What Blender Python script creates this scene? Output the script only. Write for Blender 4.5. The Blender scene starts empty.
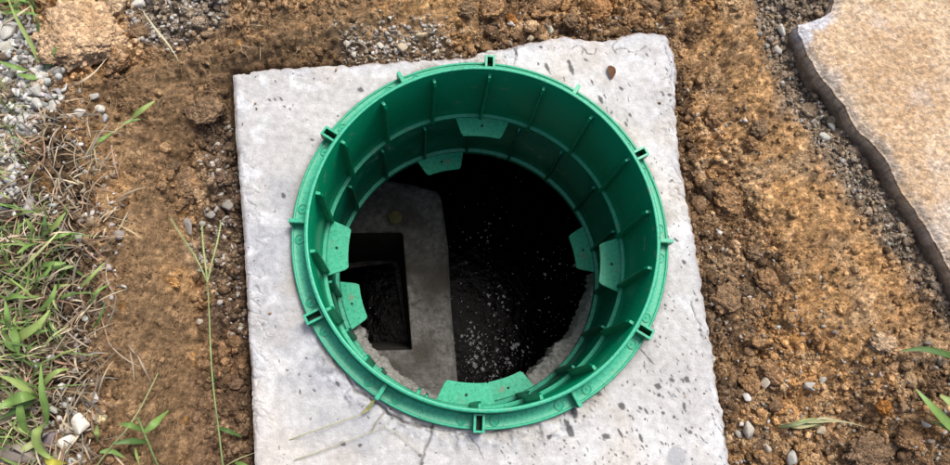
import bpy, math, random
import numpy as np
from mathutils import Vector, Matrix

random.seed(7)
RNG = np.random.default_rng(7)
sc = bpy.context.scene
COL = sc.collection

# ------------------------------------------------------------------ camera
CAM = np.array([-0.114, -0.304, 1.176])
F = 705.06
_up = np.array([61.92, 184.87, 705.06]); _up = _up / np.linalg.norm(_up)     # world up seen from the camera
_ex = np.array([1.0, 0, 0]) - _up[0] * _up; _ex = _ex / np.linalg.norm(_ex)
_ey = np.cross(_up, _ex)
ROT = np.array([_ex, _ey, _up])               # camera -> world
cd = bpy.data.cameras.new('camera'); cam = bpy.data.objects.new('camera', cd); COL.objects.link(cam)
cd.sensor_width = 36; cd.lens = F / 950 * 36; cd.clip_start = 0.05; cd.clip_end = 500
m4 = Matrix(ROT.tolist()).to_4x4(); m4.translation = Vector(CAM.tolist()); cam.matrix_world = m4
sc.camera = cam

def at(px, py, z=0.0):
    """point of the plan: where the sight line through this spot meets height z"""
    d = ROT @ np.array([px - 475.0, -(py - 232.5), -F])
    t = (z - CAM[2]) / d[2]
    return CAM + d * t
def W(pts, z=0.0):
    return np.array([at(p[0], p[1], z)[:2] for p in pts])

# ------------------------------------------------------------------ light
w = bpy.data.worlds.new('World'); sc.world = w; w.use_nodes = True
nt = w.node_tree; bg = nt.nodes['Background']
sky = nt.nodes.new('ShaderNodeTexSky'); sky.sky_type = 'NISHITA'; sky.sun_disc = False
SUN_EL, SUN_AZ = math.radians(62), math.radians(35)     # azimuth from +Y towards +X
sky.sun_elevation = SUN_EL; sky.sun_rotation = SUN_AZ
sky.dust_density = 6.0; sky.air_density = 0.7; sky.ozone_density = 0.6
nt.links.new(sky.outputs[0], bg.inputs[0]); bg.inputs[1].default_value = 0.11
sd = bpy.data.lights.new('sun', 'SUN'); so = bpy.data.objects.new('sun', sd); COL.objects.link(so)
sd.energy = 1.5; sd.angle = math.radians(20); sd.color = (1.0, 0.975, 0.93)
sv = Vector((math.sin(SUN_AZ) * math.cos(SUN_EL), math.cos(SUN_AZ) * math.cos(SUN_EL), math.sin(SUN_EL)))
so.rotation_euler = sv.to_track_quat('Z', 'Y').to_euler(); so.location = (1, 2, 4)
sc.view_settings.view_transform = 'Standard'; sc.view_settings.look = 'None'
sc.view_settings.exposure = 0.52; sc.view_settings.gamma = 1.0

# ------------------------------------------------------------------ noise
def _hash(ix, iy, seed):
    h = (ix.astype(np.int64) * 374761393 + iy.astype(np.int64) * 668265263 + seed * 1442695041) & 0xFFFFFFFF
    h = ((h ^ (h >> 13)) * 1274126177) & 0xFFFFFFFF
    h = ((h ^ (h >> 16)) * 2246822519) & 0xFFFFFFFF
    return (h ^ (h >> 15)) & 0xFFFFFFFF
def perlin(x, y, seed=0):
    ix = np.floor(x); iy = np.floor(y); fx = x - ix; fy = y - iy
    ix = ix.astype(np.int64); iy = iy.astype(np.int64)
    def g(a, b, dx, dy):
        t = _hash(a, b, seed) * (2 * np.pi / 4294967296.0)
        return np.cos(t) * dx + np.sin(t) * dy
    u = fx * fx * fx * (fx * (fx * 6 - 15) + 10); v = fy * fy * fy * (fy * (fy * 6 - 15) + 10)
    a = g(ix, iy, fx, fy); b = g(ix + 1, iy, fx - 1, fy)
    c = g(ix, iy + 1, fx, fy - 1); d = g(ix + 1, iy + 1, fx - 1, fy - 1)
    return (a + (b - a) * u) * (1 - v) + (c + (d - c) * u) * v * 1.0
def fbm(x, y, seed=0, octv=5, lac=2.03, gain=0.5):
    s = 0; a = 1.0
    for o in range(octv):
        s = s + a * perlin(x, y, seed + o * 17); x = x * lac + 3.1; y = y * lac - 1.7; a *= gain
    return s
def worley(x, y, seed=0):
    ix = np.floor(x).astype(np.int64); iy = np.floor(y).astype(np.int64)
    f1 = np.full(x.shape, 9.0); f2 = np.full(x.shape, 9.0); cid = np.zeros(x.shape)
    for dx in (-1, 0, 1):
        for dy in (-1, 0, 1):
            a = ix + dx; b = iy + dy
            h = _hash(a, b, seed)
            px = a + (h & 0xFFFF) / 65536.0; py = b + ((h >> 16) & 0xFFFF) / 65536.0
            d = np.hypot(x - px, y - py)
            new = d < f1
            f2 = np.where(new, f1, np.minimum(f2, d)); cid = np.where(new, (_hash(a, b, seed + 5) & 0xFFFF) / 65536.0, cid)
            f1 = np.where(new, d, f1)
    return f1, f2, cid
def worley3(P, seed=0):
    I = np.floor(P).astype(np.int64); n = len(P); f1 = np.full(n, 9.0); f2 = np.full(n, 9.0); cid = np.zeros(n)
    for dx in (-1, 0, 1):
        for dy in (-1, 0, 1):
            for dz in (-1, 0, 1):
                a, b, c = I[:, 0] + dx, I[:, 1] + dy, I[:, 2] + dz; h = _hash(a + c * 7919, b - c * 104729, seed)
                q = np.stack([a + (h & 1023) / 1024.0, b + ((h >> 10) & 1023) / 1024.0, c + ((h >> 20) & 1023) / 1024.0], -1)
                d = np.linalg.norm(P - q, axis=1); new = d < f1
                f2 = np.where(new, f1, np.minimum(f2, d)); cid = np.where(new, ((h >> 3) & 255) / 255.0, cid); f1 = np.where(new, d, f1)
    return f1, f2, cid
def ss(a, b, x):
    t = np.clip((x - a) / (b - a), 0, 1); return t * t * (3 - 2 * t)
def poly_sd(x, y, poly):
    """signed distance, negative inside"""
    d = np.full(x.shape, 1e9); ins = np.zeros(x.shape, bool); n = len(poly)
    for i in range(n):
        ax, ay = poly[i]; bx, by = poly[(i + 1) % n]
        ex, ey = bx - ax, by - ay
        t = np.clip(((x - ax) * ex + (y - ay) * ey) / (ex * ex + ey * ey + 1e-12), 0, 1)
        d = np.minimum(d, np.hypot(x - ax - t * ex, y - ay - t * ey))
        c = ((ay > y) != (by > y)); xx = ax + (y - ay) / (ey if abs(ey) > 1e-12 else 1e-12) * ex
        ins ^= c & (x < xx)
    return np.where(ins, -d, d)
def line_d(x, y, pts):
    d = np.full(x.shape, 1e9)
    for i in range(len(pts) - 1):
        ax, ay = pts[i]; bx, by = pts[i + 1]; ex, ey = bx - ax, by - ay
        t = np.clip(((x - ax) * ex + (y - ay) * ey) / (ex * ex + ey * ey + 1e-12), 0, 1)
        d = np.minimum(d, np.hypot(x - ax - t * ex, y - ay - t * ey))
    return d

# ------------------------------------------------------------------ mesh helpers
def mesh_np(name, V, Fc, col=None, mat=None, smooth=True, parent=None, link=True):
    """V (n,3); Fc: array (m,k) or list of arrays of faces"""
    V = np.asarray(V, np.float32)
    groups = Fc if isinstance(Fc, list) else [Fc]
    groups = [np.asarray(g, np.int32) for g in groups if len(g)]
    me = bpy.data.meshes.new(name)
    me.vertices.add(len(V)); me.vertices.foreach_set('co', V.ravel())
    loops = np.concatenate([g.ravel() for g in groups]); tot = np.concatenate([np.full(len(g), g.shape[1]) for g in groups])
    start = np.concatenate([[0], np.cumsum(tot)[:-1]])
    me.loops.add(len(loops)); me.loops.foreach_set('vertex_index', loops.astype(np.int32))
    me.polygons.add(len(tot)); me.polygons.foreach_set('loop_start', start.astype(np.int32)); me.polygons.foreach_set('loop_total', tot.astype(np.int32))
    if smooth: me.polygons.foreach_set('use_smooth', np.ones(len(tot), bool))
    me.update(calc_edges=True); me.validate()
    if col is not None:
        a = me.color_attributes.new('Col', 'FLOAT_COLOR', 'POINT')
        c = np.ones((len(V), 4), np.float32); col = np.asarray(col); c[:, :col.shape[1]] = np.clip(col, 0, 1); a.data.foreach_set('color', c.ravel())
    if mat: me.materials.append(mat)
    if not link: return me
    o = bpy.data.objects.new(name, me); COL.objects.link(o)
    if parent: o.parent = parent
    return o
def obj(name, me, parent=None):
    o = bpy.data.objects.new(name, me); COL.objects.link(o)
    if parent: o.parent = parent
    return o
def tag(o, label=None, cat=None, group=None, kind=None):
    if label: o['label'] = label
    if cat: o['category'] = cat
    if group: o['group'] = group
    if kind: o['kind'] = kind
    return o
def empty(name, loc=(0, 0, 0)):
    o = bpy.data.objects.new(name, None); o.empty_display_size = .02; COL.objects.link(o); o.location = loc; return o

# ------------------------------------------------------------------ materials
def mk(name, base=(.5, .5, .5), rough=.9, use_col=False, grain=0.0, gscale=300, bump=0.0, bscale=600, bdist=.001, spec=.3, sub=0, vary=None, coat=0):
    m = bpy.data.materials.new(name); m.use_nodes = True; n = m.node_tree; b = n.nodes['Principled BSDF']
    b.inputs['Roughness'].default_value = rough; b.inputs['Specular IOR Level'].default_value = spec
    tc = n.nodes.new('ShaderNodeTexCoord')
    if use_col:
        s = n.nodes.new('ShaderNodeVertexColor'); s.name = 'Color Attribute'; s.layer_name = 'Col'; src = s.outputs[0]
    else:
        s = n.nodes.new('ShaderNodeRGB'); s.outputs[0].default_value = (*base, 1); src = s.outputs[0]
    if grain > 0:
        t = n.nodes.new('ShaderNodeTexNoise'); t.inputs['Scale'].default_value = gscale; t.inputs['Detail'].default_value = 4; t.inputs['Roughness'].default_value = .65
        n.links.new(tc.outputs['Object'], t.inputs['Vector'])
        r = n.nodes.new('ShaderNodeMapRange'); r.inputs['From Min'].default_value = .3; r.inputs['From Max'].default_value = .7
        r.inputs['To Min'].default_value = 1 - grain; r.inputs['To Max'].default_value = 1 + grain
        n.links.new(t.outputs['Fac'], r.inputs['Value'])
        mx = n.nodes.new('ShaderNodeVectorMath'); mx.operation = 'SCALE'
        n.links.new(src, mx.inputs[0]); n.links.new(r.outputs[0], mx.inputs['Scale']); src = mx.outputs[0]
    if vary:      # second colour in soft patches
        t = n.nodes.new('ShaderNodeTexNoise'); t.inputs['Scale'].default_value = vary[1]; t.inputs['Detail'].default_value = 5
        n.links.new(tc.outputs['Object'], t.inputs['Vector'])
        r = n.nodes.new('ShaderNodeMapRange'); r.inputs['From Min'].default_value = vary[2]; r.inputs['From Max'].default_value = vary[3]
        n.links.new(t.outputs['Fac'], r.inputs['Value'])
        mx = n.nodes.new('ShaderNodeMix'); mx.data_type = 'RGBA'
        n.links.new(r.outputs[0], mx.inputs[0]); n.links.new(src, mx.inputs[6]); mx.inputs[7].default_value = (*vary[0], 1); src = mx.outputs[2]
    n.links.new(src, b.inputs['Base Color'])
    if bump > 0:
        t = n.nodes.new('ShaderNodeTexNoise'); t.inputs['Scale'].default_value = bscale; t.inputs['Detail'].default_value = 5; t.inputs['Roughness'].default_value = .7
        n.links.new(tc.outputs['Object'], t.inputs['Vector'])
        bm = n.nodes.new('ShaderNodeBump'); bm.inputs['Strength'].default_value = bump; bm.inputs['Distance'].default_value = bdist
        n.links.new(t.outputs['Fac'], bm.inputs['Height']); n.links.new(bm.outputs[0], b.inputs['Normal'])
    return m
def crumbly_alpha(m):
    return m.node_tree.nodes['Color Attribute'].outputs['Alpha']
def crumbly(m, s1=150, s2=340, dist=.004, cvar=.45):
    n = m.node_tree; L = n.links.new; b = n.nodes['Principled BSDF']; tc = n.nodes['Texture Coordinate']
    src = b.inputs['Base Color'].links[0].from_socket; nrm = b.inputs['Normal'].links[0].from_node
    w_ = n.nodes.new('ShaderNodeTexNoise'); w_.inputs['Scale'].default_value = s1 * .8; w_.inputs['Detail'].default_value = 3; L(tc.outputs['Object'], w_.inputs['Vector'])
    mv = n.nodes.new('ShaderNodeVectorMath'); mv.operation = 'MULTIPLY_ADD'; L(w_.outputs['Color'], mv.inputs[0]); mv.inputs[1].default_value = (.006,) * 3; L(tc.outputs['Object'], mv.inputs[2])
    last = nrm.inputs['Height'].links[0].from_socket; acc = None
    for s_, wt in ((s1, 1.0), (s2, .5)):
        v = n.nodes.new('ShaderNodeTexVoronoi'); v.inputs['Scale'].default_value = s_; L(mv.outputs[0], v.inputs['Vector'])
        sp = n.nodes.new('ShaderNodeSeparateColor'); L(v.outputs['Color'], sp.inputs[0])
        rg = n.nodes.new('ShaderNodeMapRange'); rg.inputs[1].default_value = 0; rg.inputs[2].default_value = 1; rg.inputs[3].default_value = 1 - cvar * wt; rg.inputs[4].default_value = 1 + cvar * wt; L(sp.outputs[0], rg.inputs[0])
        fx = n.nodes.new('ShaderNodeMix'); L(crumbly_alpha(m), fx.inputs[0]); fx.inputs[2].default_value = 1.0; L(rg.outputs[0], fx.inputs[3])
        x = n.nodes.new('ShaderNodeVectorMath'); x.operation = 'SCALE'; L(src, x.inputs[0]); L(fx.outputs[0], x.inputs['Scale']); src = x.outputs[0]
        h = n.nodes.new('ShaderNodeMath'); h.operation = 'MULTIPLY_ADD'; L(v.outputs['Distance'], h.inputs[0]); h.inputs[1].default_value = -1.3 * wt
        h2 = n.nodes.new('ShaderNodeMath'); h2.operation = 'MULTIPLY'; L(sp.outputs[1], h2.inputs[0]); h2.inputs[1].default_value = .8 * wt
        L(h2.outputs[0], h.inputs[2]); a_ = n.nodes.new('ShaderNodeMath'); a_.operation = 'ADD'; hm = n.nodes.new('ShaderNodeMath'); hm.operation = 'MULTIPLY'; L(h.outputs[0], hm.inputs[0]); L(crumbly_alpha(m), hm.inputs[1]); L(last, a_.inputs[0]); L(hm.outputs[0], a_.inputs[1]); last = a_.outputs[0]
    L(last, nrm.inputs['Height']); nrm.inputs['Distance'].default_value = dist; L(src, b.inputs['Base Color'])
    return m
M_soil = mk('soil', use_col=True, rough=.95, grain=.28, gscale=420, bump=1.0, bscale=330, bdist=.0035, spec=.15)
M_clod = mk('clod_earth', use_col=True, rough=.95, grain=.25, gscale=300, bump=1.0, bscale=260, bdist=.004, spec=.15)
crumbly(M_soil); crumbly(M_clod, 120, 300, .005, .35)
M_rock = mk('stone', use_col=True, rough=.8, grain=.15, gscale=250, bump=.5, bscale=400, bdist=.0012, spec=.3)
M_lid = mk('pale_concrete', use_col=True, rough=.88, grain=.07, gscale=330, bump=.7, bscale=420, bdist=.0009, spec=.25)
M_slab = mk('dirty_concrete', use_col=True, rough=.92, grain=.2, gscale=260, bump=1.0, bscale=300, bdist=.0022, spec=.2)
crumbly(M_slab, 160, 400, .0013, .16); crumbly(M_lid, 260, 600, .0007, .05)
M_rough = mk('broken_concrete', base=(.30, .30, .28), rough=.95, grain=.3, gscale=140, bump=1.0, bscale=170, bdist=.005, spec=.2)
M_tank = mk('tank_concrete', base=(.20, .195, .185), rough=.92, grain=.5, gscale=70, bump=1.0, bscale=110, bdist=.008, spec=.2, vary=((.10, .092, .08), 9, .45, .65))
M_dark = mk('dark_tank_wall', base=(.03, .028, .025), rough=.8, grain=.2, gscale=30)  # near-black base; also paints the shade inside the divider well
M_leaf = mk('blade', use_col=True, rough=.5, grain=.12, gscale=120, spec=.35)
M_leafb = mk('dead_leaf', base=(.13, .06, .03), rough=.8, grain=.3, gscale=300, bump=.6, bscale=300)
M_cap = mk('mouldy_disc', base=(.15, .14, .06), rough=.9, grain=.4, gscale=90, bump=.6, bscale=150, bdist=.003)
M_foam_glint = mk('foam_glints', base=(.93, .95, .98), rough=.4, grain=.3, gscale=90)  # bright white for foam and for the painted sky glints

def green(name='green_plastic', c1=(.001, .205, .094), c2=(.002, .235, .112), d0=.40, d1=.90, mud=.7):
    m = bpy.data.materials.new(name); m.use_nodes = True; n = m.node_tree; b = n.nodes['Principled BSDF']
    tc = n.nodes.new('ShaderNodeTexCoord'); L = n.links.new
    def noise(s, d=4, r=.6):
        t = n.nodes.new('ShaderNodeTexNoise'); t.inputs['Scale'].default_value = s; t.inputs['Detail'].default_value = d; t.inputs['Roughness'].default_value = r
        L(tc.outputs['Object'], t.inputs['Vector']); return t
    def rng(src, a, b2, c, d):
        r = n.nodes.new('ShaderNodeMapRange'); r.inputs[1].default_value = a; r.inputs[2].default_value = b2; r.inputs[3].default_value = c; r.inputs[4].default_value = d
        L(src, r.inputs[0]); return r.outputs[0]
    def mix(fac, a, bcol):
        x = n.nodes.new('ShaderNodeMix'); x.data_type = 'RGBA'; L(fac, x.inputs[0])
        if isinstance(a, tuple): x.inputs[6].default_value = (*a, 1)
        else: L(a, x.inputs[6])
        x.inputs[7].default_value = (*bcol, 1); return x.outputs[2]
    g = noise(9, 5)
    cr = n.nodes.new('ShaderNodeRGB'); cr.outputs[0].default_value = (*c1, 1)
    c = mix(rng(g.outputs['Fac'], .35, .7, 0, 1), cr.outputs[0], c2)
    # lit look painted as lighter green on faces that look up, with dusty speckle
    geo = n.nodes.new('ShaderNodeNewGeometry'); sx = n.nodes.new('ShaderNodeSeparateXYZ'); L(geo.outputs['Normal'], sx.inputs[0])
    upf = rng(sx.outputs['Z'], .6, .95, 0, 1)
    dn = noise(160, 5, .75); dm = n.nodes.new('ShaderNodeMath'); dm.operation = 'MULTIPLY'
    L(upf, dm.inputs[0]); L(rng(dn.outputs['Fac'], .34, .60, d0, d1), dm.inputs[1])
    c = mix(dm.outputs[0], c, (.065, .50, .315))
    # droplets and specks: small dark dots
    v = n.nodes.new('ShaderNodeTexVoronoi'); v.inputs['Scale'].default_value = 190; L(tc.outputs['Object'], v.inputs['Vector'])
    p = noise(22, 3)
    th = n.nodes.new('ShaderNodeMath'); th.operation = 'MULTIPLY'; L(rng(v.outputs['Distance'], .17, .26, 1, 0), th.inputs[0]); L(rng(p.outputs['Fac'], .50, .62, 0, .75), th.inputs[1])
    c = mix(th.outputs[0], c, (.012, .10, .065))
    # dried mud smears
    q = noise(38, 6, .7); q2 = noise(6, 2)
    th2 = n.nodes.new('ShaderNodeMath'); th2.operation = 'MULTIPLY'; L(rng(q.outputs['Fac'], .57, .66, 0, mud), th2.inputs[0]); L(rng(q2.outputs['Fac'], .44, .60, 0, 1), th2.inputs[1])
    c = mix(th2.outputs[0], c, (.20, .24, .17))
    L(c, b.inputs['Base Color'])
    L(rng(dn.outputs['Fac'], .3, .7, .22, .44), b.inputs['Roughness'])
    b.inputs['Specular IOR Level'].default_value = .28
    bm = n.nodes.new('ShaderNodeBump'); bm.inputs['Strength'].default_value = .35; bm.inputs['Distance'].default_value = .0008
    L(noise(110, 4).outputs['Fac'], bm.inputs['Height'])
    L(bm.outputs[0], b.inputs['Normal'])
    return m
M_green = green()
M_green_dark = green('dark_green_plastic', (.001, .085, .048), (.002, .125, .070), .35, .85, .85)  # darker, muddier copy of the green for the lower ring and its ribs
M_hole = mk('dark_recess', base=(.01, .03, .022), rough=.7)

def water():
    m = bpy.data.materials.new('black_water'); m.use_nodes = True; n = m.node_tree; b = n.nodes['Principled BSDF']; L = n.links.new
    b.inputs['Base Color'].default_value = (.002, .0022, .0025, 1); b.inputs['Roughness'].default_value = .06; b.inputs['Specular IOR Level'].default_value = .08
    tc = n.nodes.new('ShaderNodeTexCoord'); t = n.nodes.new('ShaderNodeTexNoise'); t.inputs['Scale'].default_value = 28; t.inputs['Detail'].default_value = 5; t.inputs['Roughness'].default_value = .6
    L(tc.outputs['Object'], t.inputs['Vector']); bm = n.nodes.new('ShaderNodeBump'); bm.inputs['Strength'].default_value = .5; bm.inputs['Distance'].default_value = .006
    L(t.outputs['Fac'], bm.inputs['Height']); L(bm.outputs[0], b.inputs['Normal'])
    return m
M_water = water()

# ------------------------------------------------------------------ plan outlines (from the site)
LID_L = [(232, 74), (233, 90), (235, 138), (237, 160), (240, 195), (243, 235), (246, 290), (248.4, 345), (250.5, 371), (252.4, 424), (254, 465), (257, 505)]
LID_T = [(232, 74), (250, 71), (275, 67), (299, 66), (343, 63.6), (367, 62), (392, 61), (436, 58.5), (470, 56.5), (480, 51.6), (504, 47.5), (525, 42.5), (545, 39), (563, 35.4), (583, 38.5), (604, 40.6), (621, 36), (635, 31), (655, 31), (667, 34)]
LID_R = [(667, 34), (673, 48), (678, 69), (676, 89), (677, 113), (680.5, 160), (688, 200), (697, 245), (704, 290), (709, 325), (714, 350.5), (716.7, 380.6), (723.6, 413), (727.7, 441), (730.4, 465), (734, 500)]
LID_B = [(257, 505), (400, 509), (560, 503), (734, 500)]
LID_POLY = W(LID_T + LID_R[1:] + LID_B[::-1][1:] + LID_L[::-1][1:-1])
P_left = W([(-1400, -900), (560, -900), (500, -80), (400, -4), (300, 13), (232, 32), (180, 60), (125, 80), (80, 96), (92, 140), (106, 200), (112, 260), (104, 330), (112, 400), (118, 465), (130, 900), (-1400, 900)])
P_right = W([(700, -900), (742, -60), (735, 0), (768, 60), (800, 130), (838, 210), (880, 290), (930, 370), (965, 465), (1010, 900), (2400, 900), (2400, -900)])
P_clay = W([(684, 40), (745, 2), (772, 30), (790, 80), (850, 190), (905, 290), (925, 330), (880, 345), (820, 290), (770, 210), (735, 130), (700, 110)])
P_gravL = W([(-60, 10), (20, 20), (40, 30), (58, 48), (70, 78), (70, 100), (62, 128), (40, 150), (40, 205), (24, 226), (-60, 232)])
P_gravB = W([(38, 395), (98, 390), (100, 455), (60, 480), (38, 440)])
P_gravT = W([(118, -20), (225, -20), (228, 20), (200, 40), (170, 52), (140, 45)])
P_gravC = W([(338, 32), (388, 22), (440, 18), (452, 45), (436, 58), (400, 60), (350, 56)])
P_gravR = W([(738, -60), (800, -60), (840, 10), (800, 30), (835, 110), (900, 210), (985, 330), (972, 352), (922, 290), (850, 200), (790, 110), (765, 50)])
P_gravS = W([(205, 110), (236, 110), (243, 230), (248, 330), (225, 330), (180, 245), (205, 200)])
P_straw0 = W([(40, 125), (85, 105), (112, 160), (128, 225), (122, 300), (104, 380), (100, 455), (60, 470), (50, 380), (60, 240)])
P_dampL = W([(200, 105), (240, 105), (253, 465), (254, 520), (178, 520), (176, 400), (196, 300), (190, 230)])
P_dampR = W([(680, 100), (712, 150), (735, 230), (765, 320), (770, 370), (735, 400), (718, 330), (695, 230)])
P_grass = W([(-300, 225), (30, 225), (50, 140), (72, 108), (96, 160), (108, 220), (110, 300), (104, 380), (96, 450), (110, 520), (-300, 620)])
P_slab = W([(840, -60), (837, 0), (834, 9), (827, 14), (812, 20), (801, 22), (800, 29), (810, 52), (823.5, 75.6), (847.5, 103), (861, 127), (882, 148), (895.7, 160), (897, 177.5), (911, 201.6), (926.6, 225.6), (949.7, 267), (1060, 450), (1500, 300), (1300, -300)], .055)

P_ridge = W([(150, 84), (200, 70), (240, 53), (300, 38), (345, 26), (400, 10), (440, -10)])
P_gut1 = W([(160, 96), (230, 66), (300, 50), (335, 44)])
P_trough = W([(176, 150), (180, 230), (178, 330), (172, 400), (168, 480)])
P_hump = W([(140, 170), (146, 260), (142, 360), (150, 470)])
P_smear = W([(96, 86), (150, 92), (190, 108), (182, 150), (120, 142), (92, 128)])
P_bank = W([(745, 120), (790, 110), (850, 195), (915, 290), (945, 345), (905, 350), (870, 372), (830, 330), (800, 300), (790, 230), (760, 180)])
# ------------------------------------------------------------------ terrain
def terrain(x, y):
    wx = x + .012 * perlin(x * 9, y * 9, 91); wy = y + .012 * perlin(x * 9 + 7, y * 9, 92)
    dl = poly_sd(wx, wy, P_left); dr = poly_sd(wx, wy, P_right); dlid = poly_sd(x, y, LID_POLY)
    dc = poly_sd(wx, wy, P_clay)
    z = -.050 + .095 * ss(.15, -.01, dl) + .055 * ss(.17, -.02, dr)
    z = z - .030 * ss(.20, .36, y) * ss(.1, -.2, x) * ss(.15, -.01, dl)
    z = z + .013 * fbm(x * 5, y * 5, 3, 3)
    # tight gap against the lid
    z = z - .050 * ss(.016, .003, dlid + .004 * perlin(x * 40, y * 40, 8))
    top = ss(.30, .36, y - .10 * x * 0) * 0
    under = ss(-.005, -.03, dlid)
    z = z * (1 - under) + (-.17) * under
    smooth = np.maximum(ss(.002, .02, dl) * ss(.15, .10, dl), ss(.01, -.015, dc) * .85)
    rdm = ss(.045, .02, line_d(wx, wy, P_ridge)); smooth = np.maximum(smooth, rdm)
    smooth = np.maximum(smooth, ss(.012, -.012, poly_sd(wx, wy, P_smear)))
    patch = ss(-.25, .15, fbm(x * 14, y * 14, 33, 3))
    smooth = smooth * (.62 + .38 * patch)
    smooth = smooth * (1 - .6 * ss(.15, .45, fbm(x * 9 + 4, y * 5, 35, 4)) * (x < 0))
    smooth = np.maximum(smooth, ss(.03, -.03, poly_sd(wx, wy, P_bank) + .03 * perlin(x * 22, y * 22, 34)) * .72) * (1 - under)
    rough = 1 - smooth
    far = ss(1.6, 1.2, np.hypot(x, y + .1))
    # clods as domed cells on three scales
    h = 0; cc = 0
    for s, amp, sd_ in ((.085, .016, 10), (.044, .015, 11), (.020, .0090, 12), (.0095, .0055, 13)):
        jx = x / s + .35 * perlin(x / s * 1.3, y / s * 1.3, sd_ + 40); jy = y / s + .35 * perlin(x / s * 1.3 + 5, y / s * 1.3, sd_ + 41)
        f1, f2, cid = worley(jx, jy, sd_)
        edge = np.clip((f2 - f1) * 1.6, 0, 1)
        h = h + amp * (np.sqrt(np.clip(edge, 0, 1)) * (.35 + .65 * cid) - .4)
        cc = cc + (cid - .5) * {10: .3, 11: .5, 12: .4, 13: .35}[sd_] - (1 - np.sqrt(edge)) * .0
    z = z + h * (rough * .95 + .10) * far + h * .12 * smooth * far
    z = z + .0060 * fbm(x * 60, y * 60, 21, 4) * (.35 + .65 * rough)
    gz = np.maximum(ss(.02, -.01, poly_sd(x, y, P_gravL)), ss(.02, -.01, poly_sd(x, y, P_gravR)) * .6); z = z - h * rough * .8 * gz
    # tool marks in the smooth clay, running along the cut
    tl = fbm((x * .97 - y * .25) * 70, (y * .97 + x * .25) * 7, 55, 3)      # streaks up-down (left bank)
    tt = fbm((x * .93 + y * .36) * 8, (-x * .36 + y * .93) * 85, 56, 3)      # streaks along the top cut
    tr = fbm((x * .80 + y * .6) * 10, (-x * .6 + y * .8) * 75, 57, 3)
    topm = ss(.05, .16, y - .12 + .0 * x) * ss(.15, -.1, x)
    rd = line_d(wx, wy, P_ridge); rmod = .55 + .9 * perlin(x * 13, y * 13, 88); z = z + .011 * rmod * np.exp(-(rd / .012) ** 2) - .007 * np.exp(-(line_d(wx, wy, P_gut1) / .016) ** 2)
    z = z - .026 * np.exp(-(line_d(wx, wy, P_trough) / .020) ** 2) + .018 * np.exp(-(line_d(wx, wy, P_hump) / .018) ** 2)
    z = z + .0095 * smooth * (np.where(x > 0, tr, tl * (1 - topm) + tt * topm))
    ck1, ck2, cki = worley(x / .052 + .9 * fbm(x * 30, y * 30, 61, 3), y / .052 + .9 * fbm(x * 30, y * 30, 62, 3), 63)
    crk = ss(.09, .015, ck2 - ck1) * ss(-.25, .15, fbm(x * 8, y * 8, 64, 3)); z = z - .0065 * crk * smooth + .0055 * (cki - .5) * smooth
    ch1, ch2, chi = worley(x / .0135, y / .0135, 65); z = z + .0030 * smooth * (chi > .62) * ss(.42, .22, ch1)
    lump = ss(.1, .5, fbm(x * 26, y * 26, 71, 3)); z = z + .010 * lump * rough * far
    return z, dict(dl=dl, dr=dr, dlid=dlid, dc=dc, smooth=smooth, rough=rough, crk=crk, chi=(chi > .62) * ss(.42, .30, ch1) * (chi - .5), cc=cc, streak=np.where(x > 0, tr, tl * (1 - topm) + tt * topm), h=h)

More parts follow.
